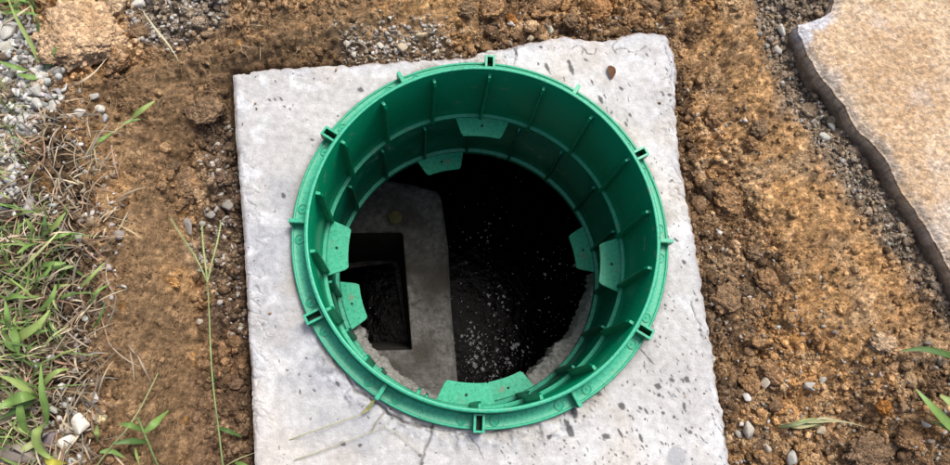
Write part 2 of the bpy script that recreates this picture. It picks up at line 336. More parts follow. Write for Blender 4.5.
def mixc(a, b, t): return a * (1 - t[..., None]) + b * t[..., None]
C = lambda *a: np.array(a)
def soil_colour(x, y, d):
    n1 = fbm(x * 4.5, y * 4.5, 201, 4); n2 = fbm(x * 17, y * 17, 202, 4); n3 = fbm(x * 70, y * 70, 203, 3)
    orange = C(.540, .310, .130); brown = C(.370, .235, .125); dark = C(.185, .120, .072); tan = C(.62, .450, .27); grey = C(.36, .315, .25); clayl = C(.370, .238, .118)
    c = mixc(np.broadcast_to(brown, x.shape + (3,)), np.broadcast_to(orange, x.shape + (3,)), ss(-.12, .40, n1 + n2 * .5 + .12 * ss(-.2, .8, x) + d['cc'] * .35))
    c = mixc(c, dark, ss(.05, .55, -n2 * .7 + d['cc'] * -.9 + .10) * .75 * d['rough'])
    c = mixc(c, tan, ss(.05, .55, n2 + d['cc'] * .6 + n3 * .3) * .65)
    # smooth cut clay
    sm = d['smooth']
    cl = mixc(np.broadcast_to(clayl, x.shape + (3,)), C(.60, .360, .160), ss(-.2, .5, n1 + .6 * d['streak'] + .9 * ss(0, .3, x) * .6))
    cl = mixc(cl, C(.21, .135, .075), ss(.15, .5, -n2 + .5 * d['streak']) * .5)
    c = mixc(c, cl, sm * .85)
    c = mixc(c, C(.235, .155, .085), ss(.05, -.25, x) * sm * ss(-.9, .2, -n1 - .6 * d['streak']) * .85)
    c = mixc(c, C(.16, .105, .062), sm * ss(.15, .55, d['streak'] + .3 * n2) * .45)
    c = mixc(c, C(.13, .085, .05), d['crk'] * sm * .35)
    c = c * (1 + 1.1 * (d['chi'] * sm)[..., None])
    # pale dry patches on the right bank
    c = mixc(c, C(.60, .44, .27), ss(.05, .5, fbm(x * 11, y * 11, 207, 4)) * .5 * ss(.25, .45, x))
    # grey dusty ground under the gravel strips
    for P, k in ((P_gravR, .75), (P_gravT, .7), (P_gravC, .45), (P_gravL, .8), (P_gravS, .55)):
        c = mixc(c, grey * (.8 + .4 * n3[..., None]), ss(.03, -.02, poly_sd(x, y, P) + .02 * n2) * k)
    # humus below the grass, damp soil beside the lid
    c = mixc(c, C(.105, .078, .052), ss(.02, -.03, poly_sd(x, y, P_grass)) * .8)
    damp = ss(.085, .02, d['dlid'] + .05 * n2) * ss(-.05, .15, x + .6 * ss(.0, -.3, x)) * 0 + ss(.075, .015, d['dlid'] + .06 * n2)
    c = mixc(c, C(.098, .066, .042), damp * .55)
    c = mixc(c, C(.175, .112, .072), ss(.02, -.03, poly_sd(x, y, P_dampL) + .025 * n2) * .55)
    c = mixc(c, C(.165, .112, .070), ss(.025, -.025, poly_sd(x, y, P_dampR) + .03 * n2) * .50)
    # orange ochre spots
    c = mixc(c, C(.48, .25, .07), ss(.50, .75, fbm(x * 22, y * 22, 209, 3)) * .6)
    n4 = fbm(x * 190, y * 190, 204, 2); c = c * C(1.06, 1.05, 1.05); c = c * (1 + .60 * n3[..., None] + .25 * d['cc'][..., None] + .60 * n4[..., None])
    return c

def axis(lo, hi, step, far, g=1.22):
    a = list(np.arange(lo, hi, step)); s = step; x = a[-1]
    while x < far: s *= g; x += s; a.append(x)
    s = step; x = lo; b = []
    while x > -far: s *= g; x -= s; b.append(x)
    return np.array(b[::-1] + a)
gx = axis(-1.02, .93, .0025, 30); gy = axis(-.50, .64, .0025, 30)
X, Y = np.meshgrid(gx, gy); Zt, D = terrain(X, Y); Ct = soil_colour(X, Y, D)
ny, nx = X.shape
idx = np.arange(nx * ny).reshape(ny, nx)
q = np.stack([idx[:-1, :-1], idx[:-1, 1:], idx[1:, 1:], idx[1:, :-1]], -1)
cxm = (X[:-1, :-1] + X[1:, 1:]) / 2; cym = (Y[:-1, :-1] + Y[1:, 1:]) / 2
keep = np.hypot(cxm, cym) > .312
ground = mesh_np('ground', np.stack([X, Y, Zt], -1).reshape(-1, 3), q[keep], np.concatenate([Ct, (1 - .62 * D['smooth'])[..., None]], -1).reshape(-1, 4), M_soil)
tag(ground, kind='structure')

def hz(x, y):
    return terrain(np.atleast_1d(np.asarray(x, float)), np.atleast_1d(np.asarray(y, float)))[0]
def on_ground(px, py):
    """plan point whose terrain height lies on that sight line"""
    z = 0.0
    for _ in range(6):
        p = at(px, py, z); z = float(hz(p[0], p[1])[0])
    return np.array([p[0], p[1], z])

# ------------------------------------------------------------------ loose lumps
def ico(sub):
    import bmesh
    bm = bmesh.new(); bmesh.ops.create_icosphere(bm, subdivisions=sub, radius=1)
    v = np.array([x.co[:] for x in bm.verts]); bm.verts.index_update(); f = np.array([[a.index for a in p.verts] for p in bm.faces]); bm.free(); return v, f
ICO = {s: ico(s) for s in (1, 2, 3, 4, 5, 6)}
def facet(v, rng, n=8, lo=.50, hi=1.0):
    N = rng.normal(size=(n, 3)); N /= np.linalg.norm(N, axis=1)[:, None]; d = rng.uniform(lo, hi, n)
    dots = v @ N.T; r = np.min(np.where(dots > .05, d / np.maximum(dots, .05), 9), axis=1); r = np.minimum(r, 1.15)
    return v * r[:, None]
def lumpy(v, rng, amp=.25, f=1.6, octv=3):
    s = int(rng.integers(1, 9999)); n = 0; a = 1
    for o in range(octv):
        k = f * 2 ** o
        n = n + a * (perlin(v[:, 0] * k + v[:, 2] * k * .7, v[:, 1] * k, s + o) + perlin(v[:, 1] * k + 9, v[:, 2] * k + v[:, 0] * .5 * k, s + 50 + o)); a *= .55
    return v * (1 + amp * n)[:, None]
def hull_rock(rng, npts=11, el=(1.0, .8, .62), bev=0.0):
    import bmesh
    bm = bmesh.new(); p = rng.normal(size=(npts, 3)); p /= np.linalg.norm(p, axis=1)[:, None]; p *= rng.uniform(.8, 1.05, (npts, 1)) * np.array(el)
    vs = [bm.verts.new(x) for x in p]; g = bmesh.ops.convex_hull(bm, input=vs)
    dead = [v for v in bm.verts if not v.link_faces]; bmesh.ops.delete(bm, geom=dead, context='VERTS')
    if bev:
        bmesh.ops.dissolve_limit(bm, angle_limit=.20, verts=bm.verts, edges=bm.edges)
        bmesh.ops.bevel(bm, geom=list(bm.edges), offset=bev, segments=1, affect='EDGES')
    bmesh.ops.triangulate(bm, faces=bm.faces); bm.verts.index_update()
    v = np.array([x.co[:] for x in bm.verts]); f = np.array([[a.index for a in q.verts] for q in bm.faces]); bm.free()
    return v, f
HULLS = []
while len(HULLS) < 16:
    v_, f_ = hull_rock(RNG, 12)
    if len(v_) == 12: HULLS.append((v_, f_))
def rotm(rng, n):
    q4 = rng.normal(size=(n, 4)); q4 /= np.linalg.norm(q4, axis=1)[:, None]; w_, x_, y_, z_ = q4.T
    return np.stack([np.stack([1 - 2 * (y_**2 + z_**2), 2 * (x_*y_ - z_*w_), 2 * (x_*z_ + y_*w_)], -1),
                     np.stack([2 * (x_*y_ + z_*w_), 1 - 2 * (x_**2 + z_**2), 2 * (y_*z_ - x_*w_)], -1),
                     np.stack([2 * (x_*z_ - y_*w_), 2 * (y_*z_ + x_*w_), 1 - 2 * (x_**2 + y_**2)], -1)], 1)
def scatter(name, pts, size, colr, shape='rock', sub=2, mat=None, zfix=None, sink=.12, flat=.78, smooth=False):
    """pts (n,2), size (n,), colr (n,3): joined loose pieces lying on the terrain"""
    n = len(pts); v0, f0 = ICO[sub]; K = 14
    R = rotm(RNG, n)
    if shape == 'rock':
        base = np.array([h[0] for h in HULLS]); hf = np.array([h[1] for h in HULLS]); ki = RNG.integers(0, len(HULLS), n); B = base[ki]; f_all = hf[ki]; v0 = base[0]
    else:
        base = np.array([lumpy(lumpy(v0, RNG, .38, 1.1), RNG, .16, 3.5) for _ in range(K)]); B = base[RNG.integers(0, K, n)]; f_all = np.broadcast_to(f0, (n,) + f0.shape)
    sc3 = size[:, None] * RNG.uniform(.65, 1.15, (n, 3))
    P = np.einsum('nij,nvj->nvi', R, B * sc3[:, None, :]); P[:, :, 2] *= flat
    z = hz(pts[:, 0], pts[:, 1]) if zfix is None else np.full(n, zfix); zc = z + size * (.5 - sink) * flat
    P = P + np.stack([pts[:, 0], pts[:, 1], zc], -1)[:, None, :]
    Fc = (f_all + (np.arange(n) * len(v0))[:, None, None]).reshape(-1, 3)
    cc = np.repeat(colr[:, None, :], len(v0), 1) * RNG.uniform(.94, 1.06, (n, len(v0), 1))
    o = mesh_np(name, P.reshape(-1, 3), Fc, cc.reshape(-1, 3), mat or M_rock, smooth=smooth)
    return o
def sample(n, lo=(-.98, -.66), hi=(1.08, .70)):
    return np.stack([RNG.uniform(lo[0], hi[0], n), RNG.uniform(lo[1], hi[1], n)], -1)
def pick(pal, n, jit=.15, w_=None):
    pal = np.array(pal); c = pal[RNG.choice(len(pal), n, p=w_)]
    return c * RNG.uniform(1 - jit, 1 + jit, (n, 1)) * RNG.uniform(.96, 1.04, (n, 3))
SLABSD = lambda p: poly_sd(p[:, 0], p[:, 1], P_slab)
def outside(p, m=.004):
    return (poly_sd(p[:, 0], p[:, 1], LID_POLY) > m) & (SLABSD(p) > -.0)

# crumbs of earth
pts = sample(150000, (-1.0, -.48), (.92, .62)); pts = pts[outside(pts, .003)]
_, d = terrain(pts[:, 0], pts[:, 1]); clump = fbm(pts[:, 0] * 12, pts[:, 1] * 12, 301, 3)
pr = d['rough'] ** 1.5 * ss(-.35, .35, clump + .1) + .05 + .25 * ss(.08, .02, d['dlid'])
pts = pts[RNG.random(len(pts)) < pr]; _, d = terrain(pts[:, 0], pts[:, 1])
n = len(pts); size = np.clip(RNG.lognormal(math.log(.0025), .45, n), .0014, .010)
cb = soil_colour(pts[:, 0], pts[:, 1], d) * RNG.uniform(.75, 1.3, (n, 1))
big = size > .0048
tag(scatter('soil_crumbs', pts[~big], size[~big], cb[~big], 'rock', 1, M_clod), 'fine brown crumbs of earth scattered all over the dug soil', 'soil crumbs', kind='stuff')
tag(scatter('soil_lumps', pts[big], size[big], cb[big], 'clod', 2, M_clod), 'small rounded lumps of earth lying loose over the dug soil', 'soil lumps', kind='stuff')

pts = sample(9000, (-1.0, -.48), (.92, .62)); pts = pts[outside(pts, .010)]
_, d = terrain(pts[:, 0], pts[:, 1]); pr = d['rough'] ** 2 * ss(.0, .45, fbm(pts[:, 0] * 7, pts[:, 1] * 7, 311, 3) + .12) * (poly_sd(pts[:, 0], pts[:, 1], P_grass) > 0) * .55
pts = pts[RNG.random(len(pts)) < pr]; _, d = terrain(pts[:, 0], pts[:, 1]); n = len(pts); size = np.clip(RNG.lognormal(math.log(.0085), .35, n), .005, .018)
tag(scatter('crumbly_clods', pts, size, soil_colour(pts[:, 0], pts[:, 1], d) * RNG.uniform(.85, 1.35, (n, 1)), 'clod', 3, M_clod, sink=.32, flat=.7, smooth=True), 'loose walnut sized clods heaped over the dug soil', 'soil clods', kind='stuff')

# gravel
GREY = [(.50, .485, .44), (.40, .38, .35), (.60, .58, .53), (.31, .29, .26), (.46, .43, .37), (.35, .34, .32)]
PALE = [(.62, .62, .59), (.50, .51, .50), (.72, .72, .68), (.36, .37, .36), (.50, .48, .43), (.28, .28, .26)]
DUST = [(.30, .25, .19), (.38, .32, .25), (.24, .20, .16), (.34, .25, .15), (.46, .43, .38), (.20, .17, .14), (.36, .34, .31)]
def gravel(name, P, n, smin, smax, pal, label, edge=.02, power=2.0, jitter=.02):
    lo = P.min(0) - .05; hi = P.max(0) + .05
    p = sample(n, lo, hi); sdv = poly_sd(p[:, 0], p[:, 1], P) + jitter * perlin(p[:, 0] * 25, p[:, 1] * 25, 5)
    p = p[(RNG.random(len(p)) < ss(edge, -edge, sdv))]; p = p[outside(p, .006)]
    s = smin + (smax - smin) * RNG.random(len(p)) ** power
    return tag(scatter(name, p, s, pick(pal, len(p)), 'rock', 2, M_rock), label, 'gravel', kind='stuff')
gravel('gravel', P_gravL, 5200, .0048, .0125, PALE, 'pale angular gravel heaped at the left edge above the grass', power=1.3)
gravel('gravel', P_gravB, 420, .004, .0105, PALE + DUST[:2], 'white and grey gravel in the grass at the lower left', power=1.3)
gravel('gravel', P_gravT, 2200, .003, .0090, GREY + DUST, 'mixed grey gravel above the cut behind the big tan clod')
gravel('gravel', P_gravC, 2000, .003, .0085, GREY[:5] + DUST[:3] + [(.42, .34, .24)], 'patch of pale gravel on the soil above the lid')
gravel('gravel', P_gravR, 11000, .0026, .0090, DUST + [DUST[0], DUST[2], DUST[3]], 'strip of dusty gravel along the broken tan slab', power=2.6)
gravel('gravel', P_gravS, 1100, .003, .0095, DUST + GREY[3:5], 'grey stone chips in the trench on the left side of the lid')
gravel('gravel', P_straw0, 1100, .0035, .0095, DUST + PALE[:3] + GREY[:2], 'grey gravel showing through the dry straw on the left', edge=.03)
P_rc = W([(690, 60), (740, 110), (790, 250), (860, 330), (960, 360), (980, 500), (735, 500), (712, 330), (695, 200)])
gravel('gravel', P_rc, 3000, .002, .0068, DUST + [(.42, .40, .36)], 'stone chips sprinkled in the crumbly soil right of the lid', edge=.05)
gravel('gravel', P_rc, 260, .0055, .0105, DUST + GREY[:5], 'larger stone chips dotted over the crumbly soil right of the lid', edge=.05)
P_tc = W([(400, 30), (470, 0), (660, 0), (660, 30), (560, 30), (480, 48)])
gravel('gravel', P_tc, 1100, .002, .0068, DUST + GREY[:2], 'stone chips among the clods above the lid')

def single(name, px, py, rpx, col, label, cat, kind='rock', asp=(1, 1, .7), rot=0, sub=4, seed=None, cols2=None, group=None, dz=0, mud=.5):
    """one stone or clod of its own, rpx = half width in the plan in 1.75 mm steps"""
    if kind == 'rock': col = (col[0] * 1.06, col[1] * 1.02, col[2] * .93)
    r = rpx * .00170; rng = np.random.default_rng(seed or int(px * 7 + py * 13)); b = on_ground(px, py)
    if sub is None: sub = 6 if rpx > 18 else 5
    v, f = ICO[sub]
    if kind == 'rock':
        v, f = hull_rock(rng, 16, (1, 1, 1), .07)
    else:
        v = lumpy(v, rng, .26, 1.3, 2)
        for k_, am_ in ((2.4, .16), (5.5, .12), (11, .07)):
            if r < .02 and k_ > 6: continue
            jj = .5 * perlin(v[:, 0] * k_, v[:, 1] * k_ + v[:, 2] * k_, 77)
            f1, f2, cid = worley3(v * k_ + jj[:, None], int(rng.integers(1, 999)))
            v = v * (1 + am_ * (np.clip((f2 - f1) * 2, 0, 1) ** .6 * (.4 + .6 * cid) - .5))[:, None]
        v = lumpy(v, rng, .07, 5, 3)
    v = v * np.array(asp) * r; ca, sa = math.cos(rot), math.sin(rot); x = v[:, 0] * ca - v[:, 1] * sa; y = v[:, 0] * sa + v[:, 1] * ca
    z = v[:, 2]; base = -r * asp[2] * .45
    z = np.maximum(z, base * 1.6)
    c = np.array(col)[None] * (1 + .22 * perlin(x / r * 2.2 + 3, y / r * 2.2, 4) + .25 * perlin(x / r * 7, y / r * 7 + z / r * 4, 5))[:, None]
    if cols2 is not None:
        t = ss(-.1, .35, perlin(x / r * 1.6, y / r * 1.6 + z / r, 9)) * mud; c = c * (1 - t[:, None]) + np.array(cols2) * t[:, None]
    gg = hz(b[0] + np.array([0, r, -r, 0, 0]) * .6, b[1] + np.array([0, 0, 0, r, -r]) * .6)
    zmid = (b[2] + r * asp[2] * .32 if kind != 'rock' else max(b[2], float(np.mean(gg)) * .5 + float(np.max(gg)) * .5) + r * asp[2] * .40) + dz
    o = mesh_np(name, np.stack([x, y, z], -1), f, c, M_rock if kind == 'rock' else M_clod, smooth=(kind != 'rock'))
    o.location = (b[0], b[1], zmid)
    return tag(o, label, cat, group)
TAN = (.72, .53, .34); ORG = (.47, .28, .14); BRN = (.33, .22, .13); DBR = (.22, .15, .09)
clods = [
 (82, 40, 38, (.82, .57, .35), 'large crumbly tan clod at the top left beside the pale gravel', (1.05, 1.0, .42), (.66, .42, .22)),
 (121, 60, 13, ORG, 'orange clod just right of the large tan clod', (.85, 1.1, .7), TAN),
 (139, 33, 11, BRN, 'small brown clod between the large tan clod and the gravel', (.9, 1.2, .6), None),
 (117, 5, 14, TAN, 'tan clod cut by the top edge above the large clod', (1.2, .8, .6), None),
 (208, 113, 16, BRN, 'brown clod left of the upper left corner of the lid', (1, 1.2, .5), DBR),
 (190, 190, 23, BRN, 'broad brown clod in the trench left of the lid', (.95, 1.25, .45), ORG),
 (173, 168, 9, DBR, 'small dark clod above the broad brown clod in the left trench', (1, .8, .6), None),
 (490, 8, 16, ORG, 'ochre clod at the top edge above the riser', (1.1, .9, .6), BRN),
 (512, 22, 9, (.46, .20, .06), 'small bright orange clod above the lid', (.7, 1.1, .7), None),
 (466, 12, 11, BRN, 'brown clod at the top edge left of the ochre one', (.9, 1, .6), None),
 (545, 9, 17, ORG, 'reddish clod at the top edge right of the riser', (1.3, .75, .6), BRN),
 (570, 22, 9, BRN, 'small brown clod just left of the smooth orange lump', (1, .9, .7), None),
 (598, 13, 15, (.50, .27, .12), 'smooth orange lump above the lid spalled edge', (.85, 1.05, .7), None),
 (634, 21, 12, ORG, 'orange clod on the soil beside the top right corner of the lid', (1.25, .7, .6), None),
 (647, 7, 17, BRN, 'wide ochre clod at the top edge above the lid corner', (1.25, .7, .55), ORG),
 (674, 18, 10, (.34, .24, .15), 'greyish clod above the upper right lid corner', (1.3, .7, .6), None),
 (715, 117, 13, ORG, 'orange clod in the trench right of the lid', (1, 1, .55), BRN),
 (757, 130, 11, BRN, 'lumpy brown clod in the pit below the smooth clay', (1.1, .9, .65), None),
 (752, 145, 9, ORG, 'small orange clod touching the lumpy brown clod', (1.1, .8, .65), None),
 (727, 200, 16, ORG, 'large ochre clod right of the riser rim', (1.15, 1, .5), BRN),
 (752, 252, 10, BRN, 'pinkish brown clod amid stone chips right of the lid', (1, .9, .6), None),
 (767, 240, 8, (.42, .25, .15), 'pink clod on the bank right of the riser', (1, .85, .6), None),
 (766, 280, 12, ORG, 'crumbly orange clod on the soil right of the lid', (1, 1, .6), BRN),
 (724, 300, 16, BRN, 'large brown clod against the right side of the lid', (1, 1.05, .55), ORG),
 (745, 292, 10, DBR, 'dark clod beside the large brown one at the lid side', (1, .8, .6), None),
 (772, 372, 12, ORG, 'yellowish clod on the lower right soil', (.8, 1.2, .6), BRN),
 (880, 343, 13, TAN, 'cracked tan clod on the lower right bank', (.8, 1.1, .6), ORG),
 (873, 408, 8, (.50, .22, .06), 'small bright orange clod above the dry grass', (1, 1, .7), None),
 (908, 438, 14, ORG, 'orange clod near the lower right corner', (1, .9, .6), BRN),
 (868, 450, 20, (.30, .20, .12), 'wide greyish brown clod at the bottom edge on the right', (1.5, .8, .45), BRN),
 (750, 385, 12, ORG, 'orange brown clod between the stones by the lid', (1, .8, .6), None),
]
for px, py, r, c, lab, asp, c2 in clods:
    single('soil_clod', px, py, r, c, lab, 'clod of earth', 'clod', asp, rot=(px * .37) % 3, sub=None, cols2=c2, group='clods of earth lying on the dug soil')
G1, G2, G3, G4 = (.62, .62, .58), (.48, .49, .49), (.36, .36, .35), (.56, .50, .42)
stones = [
 (139, 4, 9, (.62, .63, .62), 'pale flat stone at the top edge right of the tan clod', (1, 1.1, .6)),
 (403, 50, 8, (.52, .46, .37), 'rounded beige stone, largest of the gravel above the lid', (1.1, .85, .7)),
 (347, 45, 5.5, (.50, .47, .42), 'grey pebble at the left end of the gravel above the lid', (1, .9, .7)),
 (354, 55, 5, (.46, .46, .44), 'grey pebble just above the lid edge, left of the beige stone', (.9, 1, .7)),
 (380, 47, 5, (.56, .54, .50), 'light pebble left of the beige stone', (1, 1, .7)),
 (421, 36, 7, (.50, .42, .30), 'upright tan chip in the gravel above the lid', (.55, 1.2, .7)),
 (511, 25, 5.5, (.60, .60, .60), 'white angular chip among clods above the riser', (1.1, .8, .7)),
 (550, 31, 6, (.42, .43, .38), 'grey green stone touching the upper edge of the lid', (.9, 1.1, .7)),
 (530, 39, 5, (.42, .36, .28), 'tan pebble beside the lid edge above the riser', (1.1, .9, .7)),
 (780, 31, 8, (.52, .52, .50), 'pale oblong stone at the head of the gravel strip', (1.25, .6, .6)),
 (776, 52, 7, (.48, .47, .45), 'split grey stone in the gravel left of the slab corner', (1.1, .7, .6)),
 (829, 128, 8, (.46, .47, .48), 'bluish chip in the gravel under the slab edge', (1.1, .7, .55)),
 (823, 138, 7, (.48, .50, .48), 'light chip beside the bluish chip by the slab edge', (.8, 1.1, .55)),
 (849, 148, 7, (.44, .44, .42), 'flat grey chip in the shade beside the tan slab', (1.2, .6, .5)),
 (822, 60, 5, (.50, .50, .48), 'grey pebble at the top of the right bank', (1, .9, .6)),
 (764, 382, 7.5, (.46, .42, .36), 'round beige stone right of the lid, lower half', (1.15, .9, .7)),
 (746, 397, 6.5, (.62, .63, .66), 'bluish white pebble near the right side of the lid', (1, .85, .75)),
 (809, 386, 8.5, (.42, .42, .41), 'grey stone in the middle of the lower right soil', (.8, 1.1, .6)),
 (820, 380, 5.5, (.40, .39, .37), 'small grey chip touching the grey stone on the lower right', (.8, 1, .6)),
 (748, 429, 9, (.46, .45, .42), 'split pale stone left of the dry grass', (.8, 1.2, .6)),
 (739, 435, 7, (.36, .35, .33), 'grey stone wedged beside the split pale stone', (.7, 1.2, .6)),
 (766, 448, 6, (.38, .36, .33), 'grey chip below the dry grass on the right', (1, .8, .6)),
 (791, 458, 8, (.36, .37, .36), 'grey block at the bottom edge right of the lid', (.8, 1.2, .6)),
 (820, 430, 7, (.42, .36, .28), 'tan chip under the dry grass', (.8, 1, .6)),
 (924, 424, 6, (.48, .47, .45), 'pale flat chip below the green blades on the right', (1.2, .6, .5)),
 (938, 362, 7, (.38, .35, .31), 'grey brown stone under the upper green blade on the right', (1, .8, .6)),
 (925, 342, 6, (.20, .18, .16), 'dark stone at the foot of the gravel strip', (1, .9, .7)),
 (80, 114, 7, (.50, .51, .52), 'grey stone lying in the brown cut at the upper left', (1.1, .9, .6)),
 (101, 110, 6.5, (.56, .56, .55), 'whitish stone in the brown cut right of the grey one', (.9, .9, .6)),
 (94, 97, 6, (.46, .46, .47), 'grey chip at the top of the brown cut', (1.1, .7, .6)),
 (106, 119, 6, (.36, .38, .41), 'bluish chip below the whitish stone in the cut', (1, .6, .5)),
 (218, 148, 6, (.34, .33, .31), 'grey chip beside the upper left side of the lid', (1.1, .9, .5)),
 (228, 206, 8, (.30, .29, .28), 'slate grey chip left of the lid beside the riser', (.8, 1.1, .5)),
 (190, 228, 9, (.26, .25, .25), 'dark slate chip below the broad brown clod', (1.2, .6, .5)),
 (212, 216, 7, (.30, .29, .28), 'dark grey chip between the slate chip and the lid', (1, .7, .5)),
 (200, 321.5, 4.5, (.42, .38, .33), 'lone pale pebble in the trench near the tall stalk', (.9, .9, .7)),
 (11, 34, 13, (.54, .55, .54), 'large white block in the gravel at the left edge', (1.2, .8, .6)),
 (7, 52, 11, (.45, .46, .43), 'big speckled grey stone at the left edge', (1.1, .9, .6)),
 (38, 92, 9, (.40, .41, .41), 'medium grey stone in the pale gravel', (1.1, .8, .6)),
 (46, 77, 7, (.60, .60, .58), 'white stone beside the medium grey stone', (.9, 1, .6)),
 (32, 209, 13, (.46, .47, .49), 'flat bluish stone between gravel and grass on the left', (1.3, .45, .4)),
 (82, 424, 10, (.70, .68, .64), 'white stone with a tan face in the lower left grass', (1.2, .8, .6)),
 (70, 441, 10, (.68, .70, .68), 'white round stone, lowest in the lower left grass', (1, .8, .6)),
 (94, 398, 7, (.54, .54, .55), 'pale grey pebble above the white stones at the lower left', (1, .9, .6)),
 (66, 428, 8, (.50, .45, .40), 'beige stone between the white stones at the lower left', (.7, 1.1, .6)),
 (54, 438, 9, (.20, .17, .20), 'dark purplish stone at the lower left', (.9, 1.1, .6)),
 (15, 456, 24, (.27, .24, .22), 'large grey brown rock at the bottom left corner', (1.2, .6, .45)),
 (40, 450, 12, (.25, .22, .21), 'dark stone right of the large rock at the bottom left corner', (.7, 1.2, .5)),
 (63, 455, 9, (.36, .38, .28), 'greenish stone at the bottom edge in the grass', (1, 1.1, .5)),
 (120, 235, 6, (.28, .27, .27), 'grey stone at the rim of the left bank, upper', (1, 1, .6)),
 (82, 240, 7, (.32, .31, .30), 'grey stone among the straw on the left', (1, .8, .6)),
 (56, 108, 8, (.52, .52, .50), 'pale stone at the lower edge of the gravel', (1, .8, .6)),
]
for px, py, r, c, lab, asp in stones:
    single('stone', px, py, r, c, lab, 'stone', 'rock', asp, rot=(px * .61) % 3, sub=4, group='loose stones lying on the soil and in the grass')

# ------------------------------------------------------------------ slabs (boundary-fitted sheets)
def resamp(pts, n):
    pts = np.asarray(pts, float); s = np.concatenate([[0], np.cumsum(np.hypot(*np.diff(pts, axis=0).T))]); t = np.linspace(0, s[-1], n)
    return np.stack([np.interp(t, s, pts[:, 0]), np.interp(t, s, pts[:, 1])], -1)
def coons(L, R, T, B, nu, nv):
    """L,R run along v (start at T); T,B run along u"""
    L, R, T, B = resamp(L, nv), resamp(R, nv), resamp(T, nu), resamp(B, nu)
    u = np.linspace(0, 1, nu)[None, :, None]; v = np.linspace(0, 1, nv)[:, None, None]
    S = (1 - v) * T[None] + v * B[None] + (1 - u) * L[:, None] + u * R[:, None]
    S -= (1 - u) * (1 - v) * T[0] + u * (1 - v) * T[-1] + (1 - u) * v * B[0] + u * v * B[-1]
    return S
def skirt(nv, nu, base_idx, XY, ztop, depth, col, scol, rng_seed, rows=14, rough=.004):
    """rough side wall running down from the sheet boundary"""
    ring = np.concatenate([base_idx[0, :], base_idx[1:, -1], base_idx[-1, -2::-1], base_idx[-2:0:-1, 0]])
    P = XY.reshape(-1, 2)[ring]; zt = ztop.reshape(-1)[ring]; n = len(ring)
    nrm = np.roll(P, -1, 0) - np.roll(P, 1, 0); nrm = np.stack([nrm[:, 1], -nrm[:, 0]], -1); nrm /= np.linalg.norm(nrm, axis=1)[:, None] + 1e-9
    cen = P.mean(0); sgn = np.sign(((P - cen) * nrm).sum(1).mean()); nrm *= sgn
    s = np.concatenate([[0], np.cumsum(np.hypot(*(np.diff(P, axis=0)).T))])
    V = []; Cc = []
    for r in range(1, rows + 1):
        t = r / rows; zz = zt * (1 - t) + (-depth) * t
        off = rough * (fbm(s * 45, zz * 45 + 3, rng_seed, 4) * ss(0, .25, np.full(n, t)) ) + .002 * math.sin(min(t * 4, 1) * math.pi / 2)
        V.append(np.concatenate([P + nrm * off[:, None], zz[:, None]], 1)); nn = fbm(s * 30, zz * 60, rng_seed + 3, 4)
        k = np.clip(t * 2.2, 0, 1); Cc.append(col.reshape(-1, 3)[ring] * (1 - k) + np.array(scol) * k * (1 + .6 * nn[:, None]))
    return ring, np.array(V), np.array(Cc)
def sheet(name, S, zfun, colfun, depth, scol, mat, hole=None, rough=.004, rows=14):
    nv, nu = S.shape[:2]; x, y = S[..., 0], S[..., 1]
    idx = np.arange(nu * nv).reshape(nv, nu)
    dedge = np.minimum(np.minimum(np.arange(nu)[None] * 1.0, np.arange(nu)[::-1][None] * 1.0) + 0 * y, np.minimum(np.arange(nv)[:, None], np.arange(nv)[::-1][:, None]) + 0 * y)
    z = zfun(x, y, dedge); c = colfun(x, y, dedge, z)
    q = np.stack([idx[:-1, :-1], idx[1:, :-1], idx[1:, 1:], idx[:-1, 1:]], -1).reshape(-1, 4)
    if hole:
        m = (S[:-1, :-1] + S[1:, 1:]) / 2; q = q[(np.hypot(m[..., 0], m[..., 1]) > hole).reshape(-1)]
    ring, V, Cc = skirt(nv, nu, idx, S, z, depth, c, scol, 77, rows, rough)
    n = len(ring); base = nu * nv; allr = [ring] + [base + r * n + np.arange(n) for r in range(len(V))]
    fs = []
    for a, b in zip(allr[:-1], allr[1:]): fs.append(np.stack([a, b, np.roll(b, -1), np.roll(a, -1)], -1))
    Vv = np.concatenate([np.stack([x, y, z], -1).reshape(-1, 3), V.reshape(-1, 3)]); Ca = np.concatenate([c.reshape(-1, 3), Cc.reshape(-1, 3)])
    o = mesh_np(name, Vv, np.concatenate([q] + fs), Ca, mat); return o

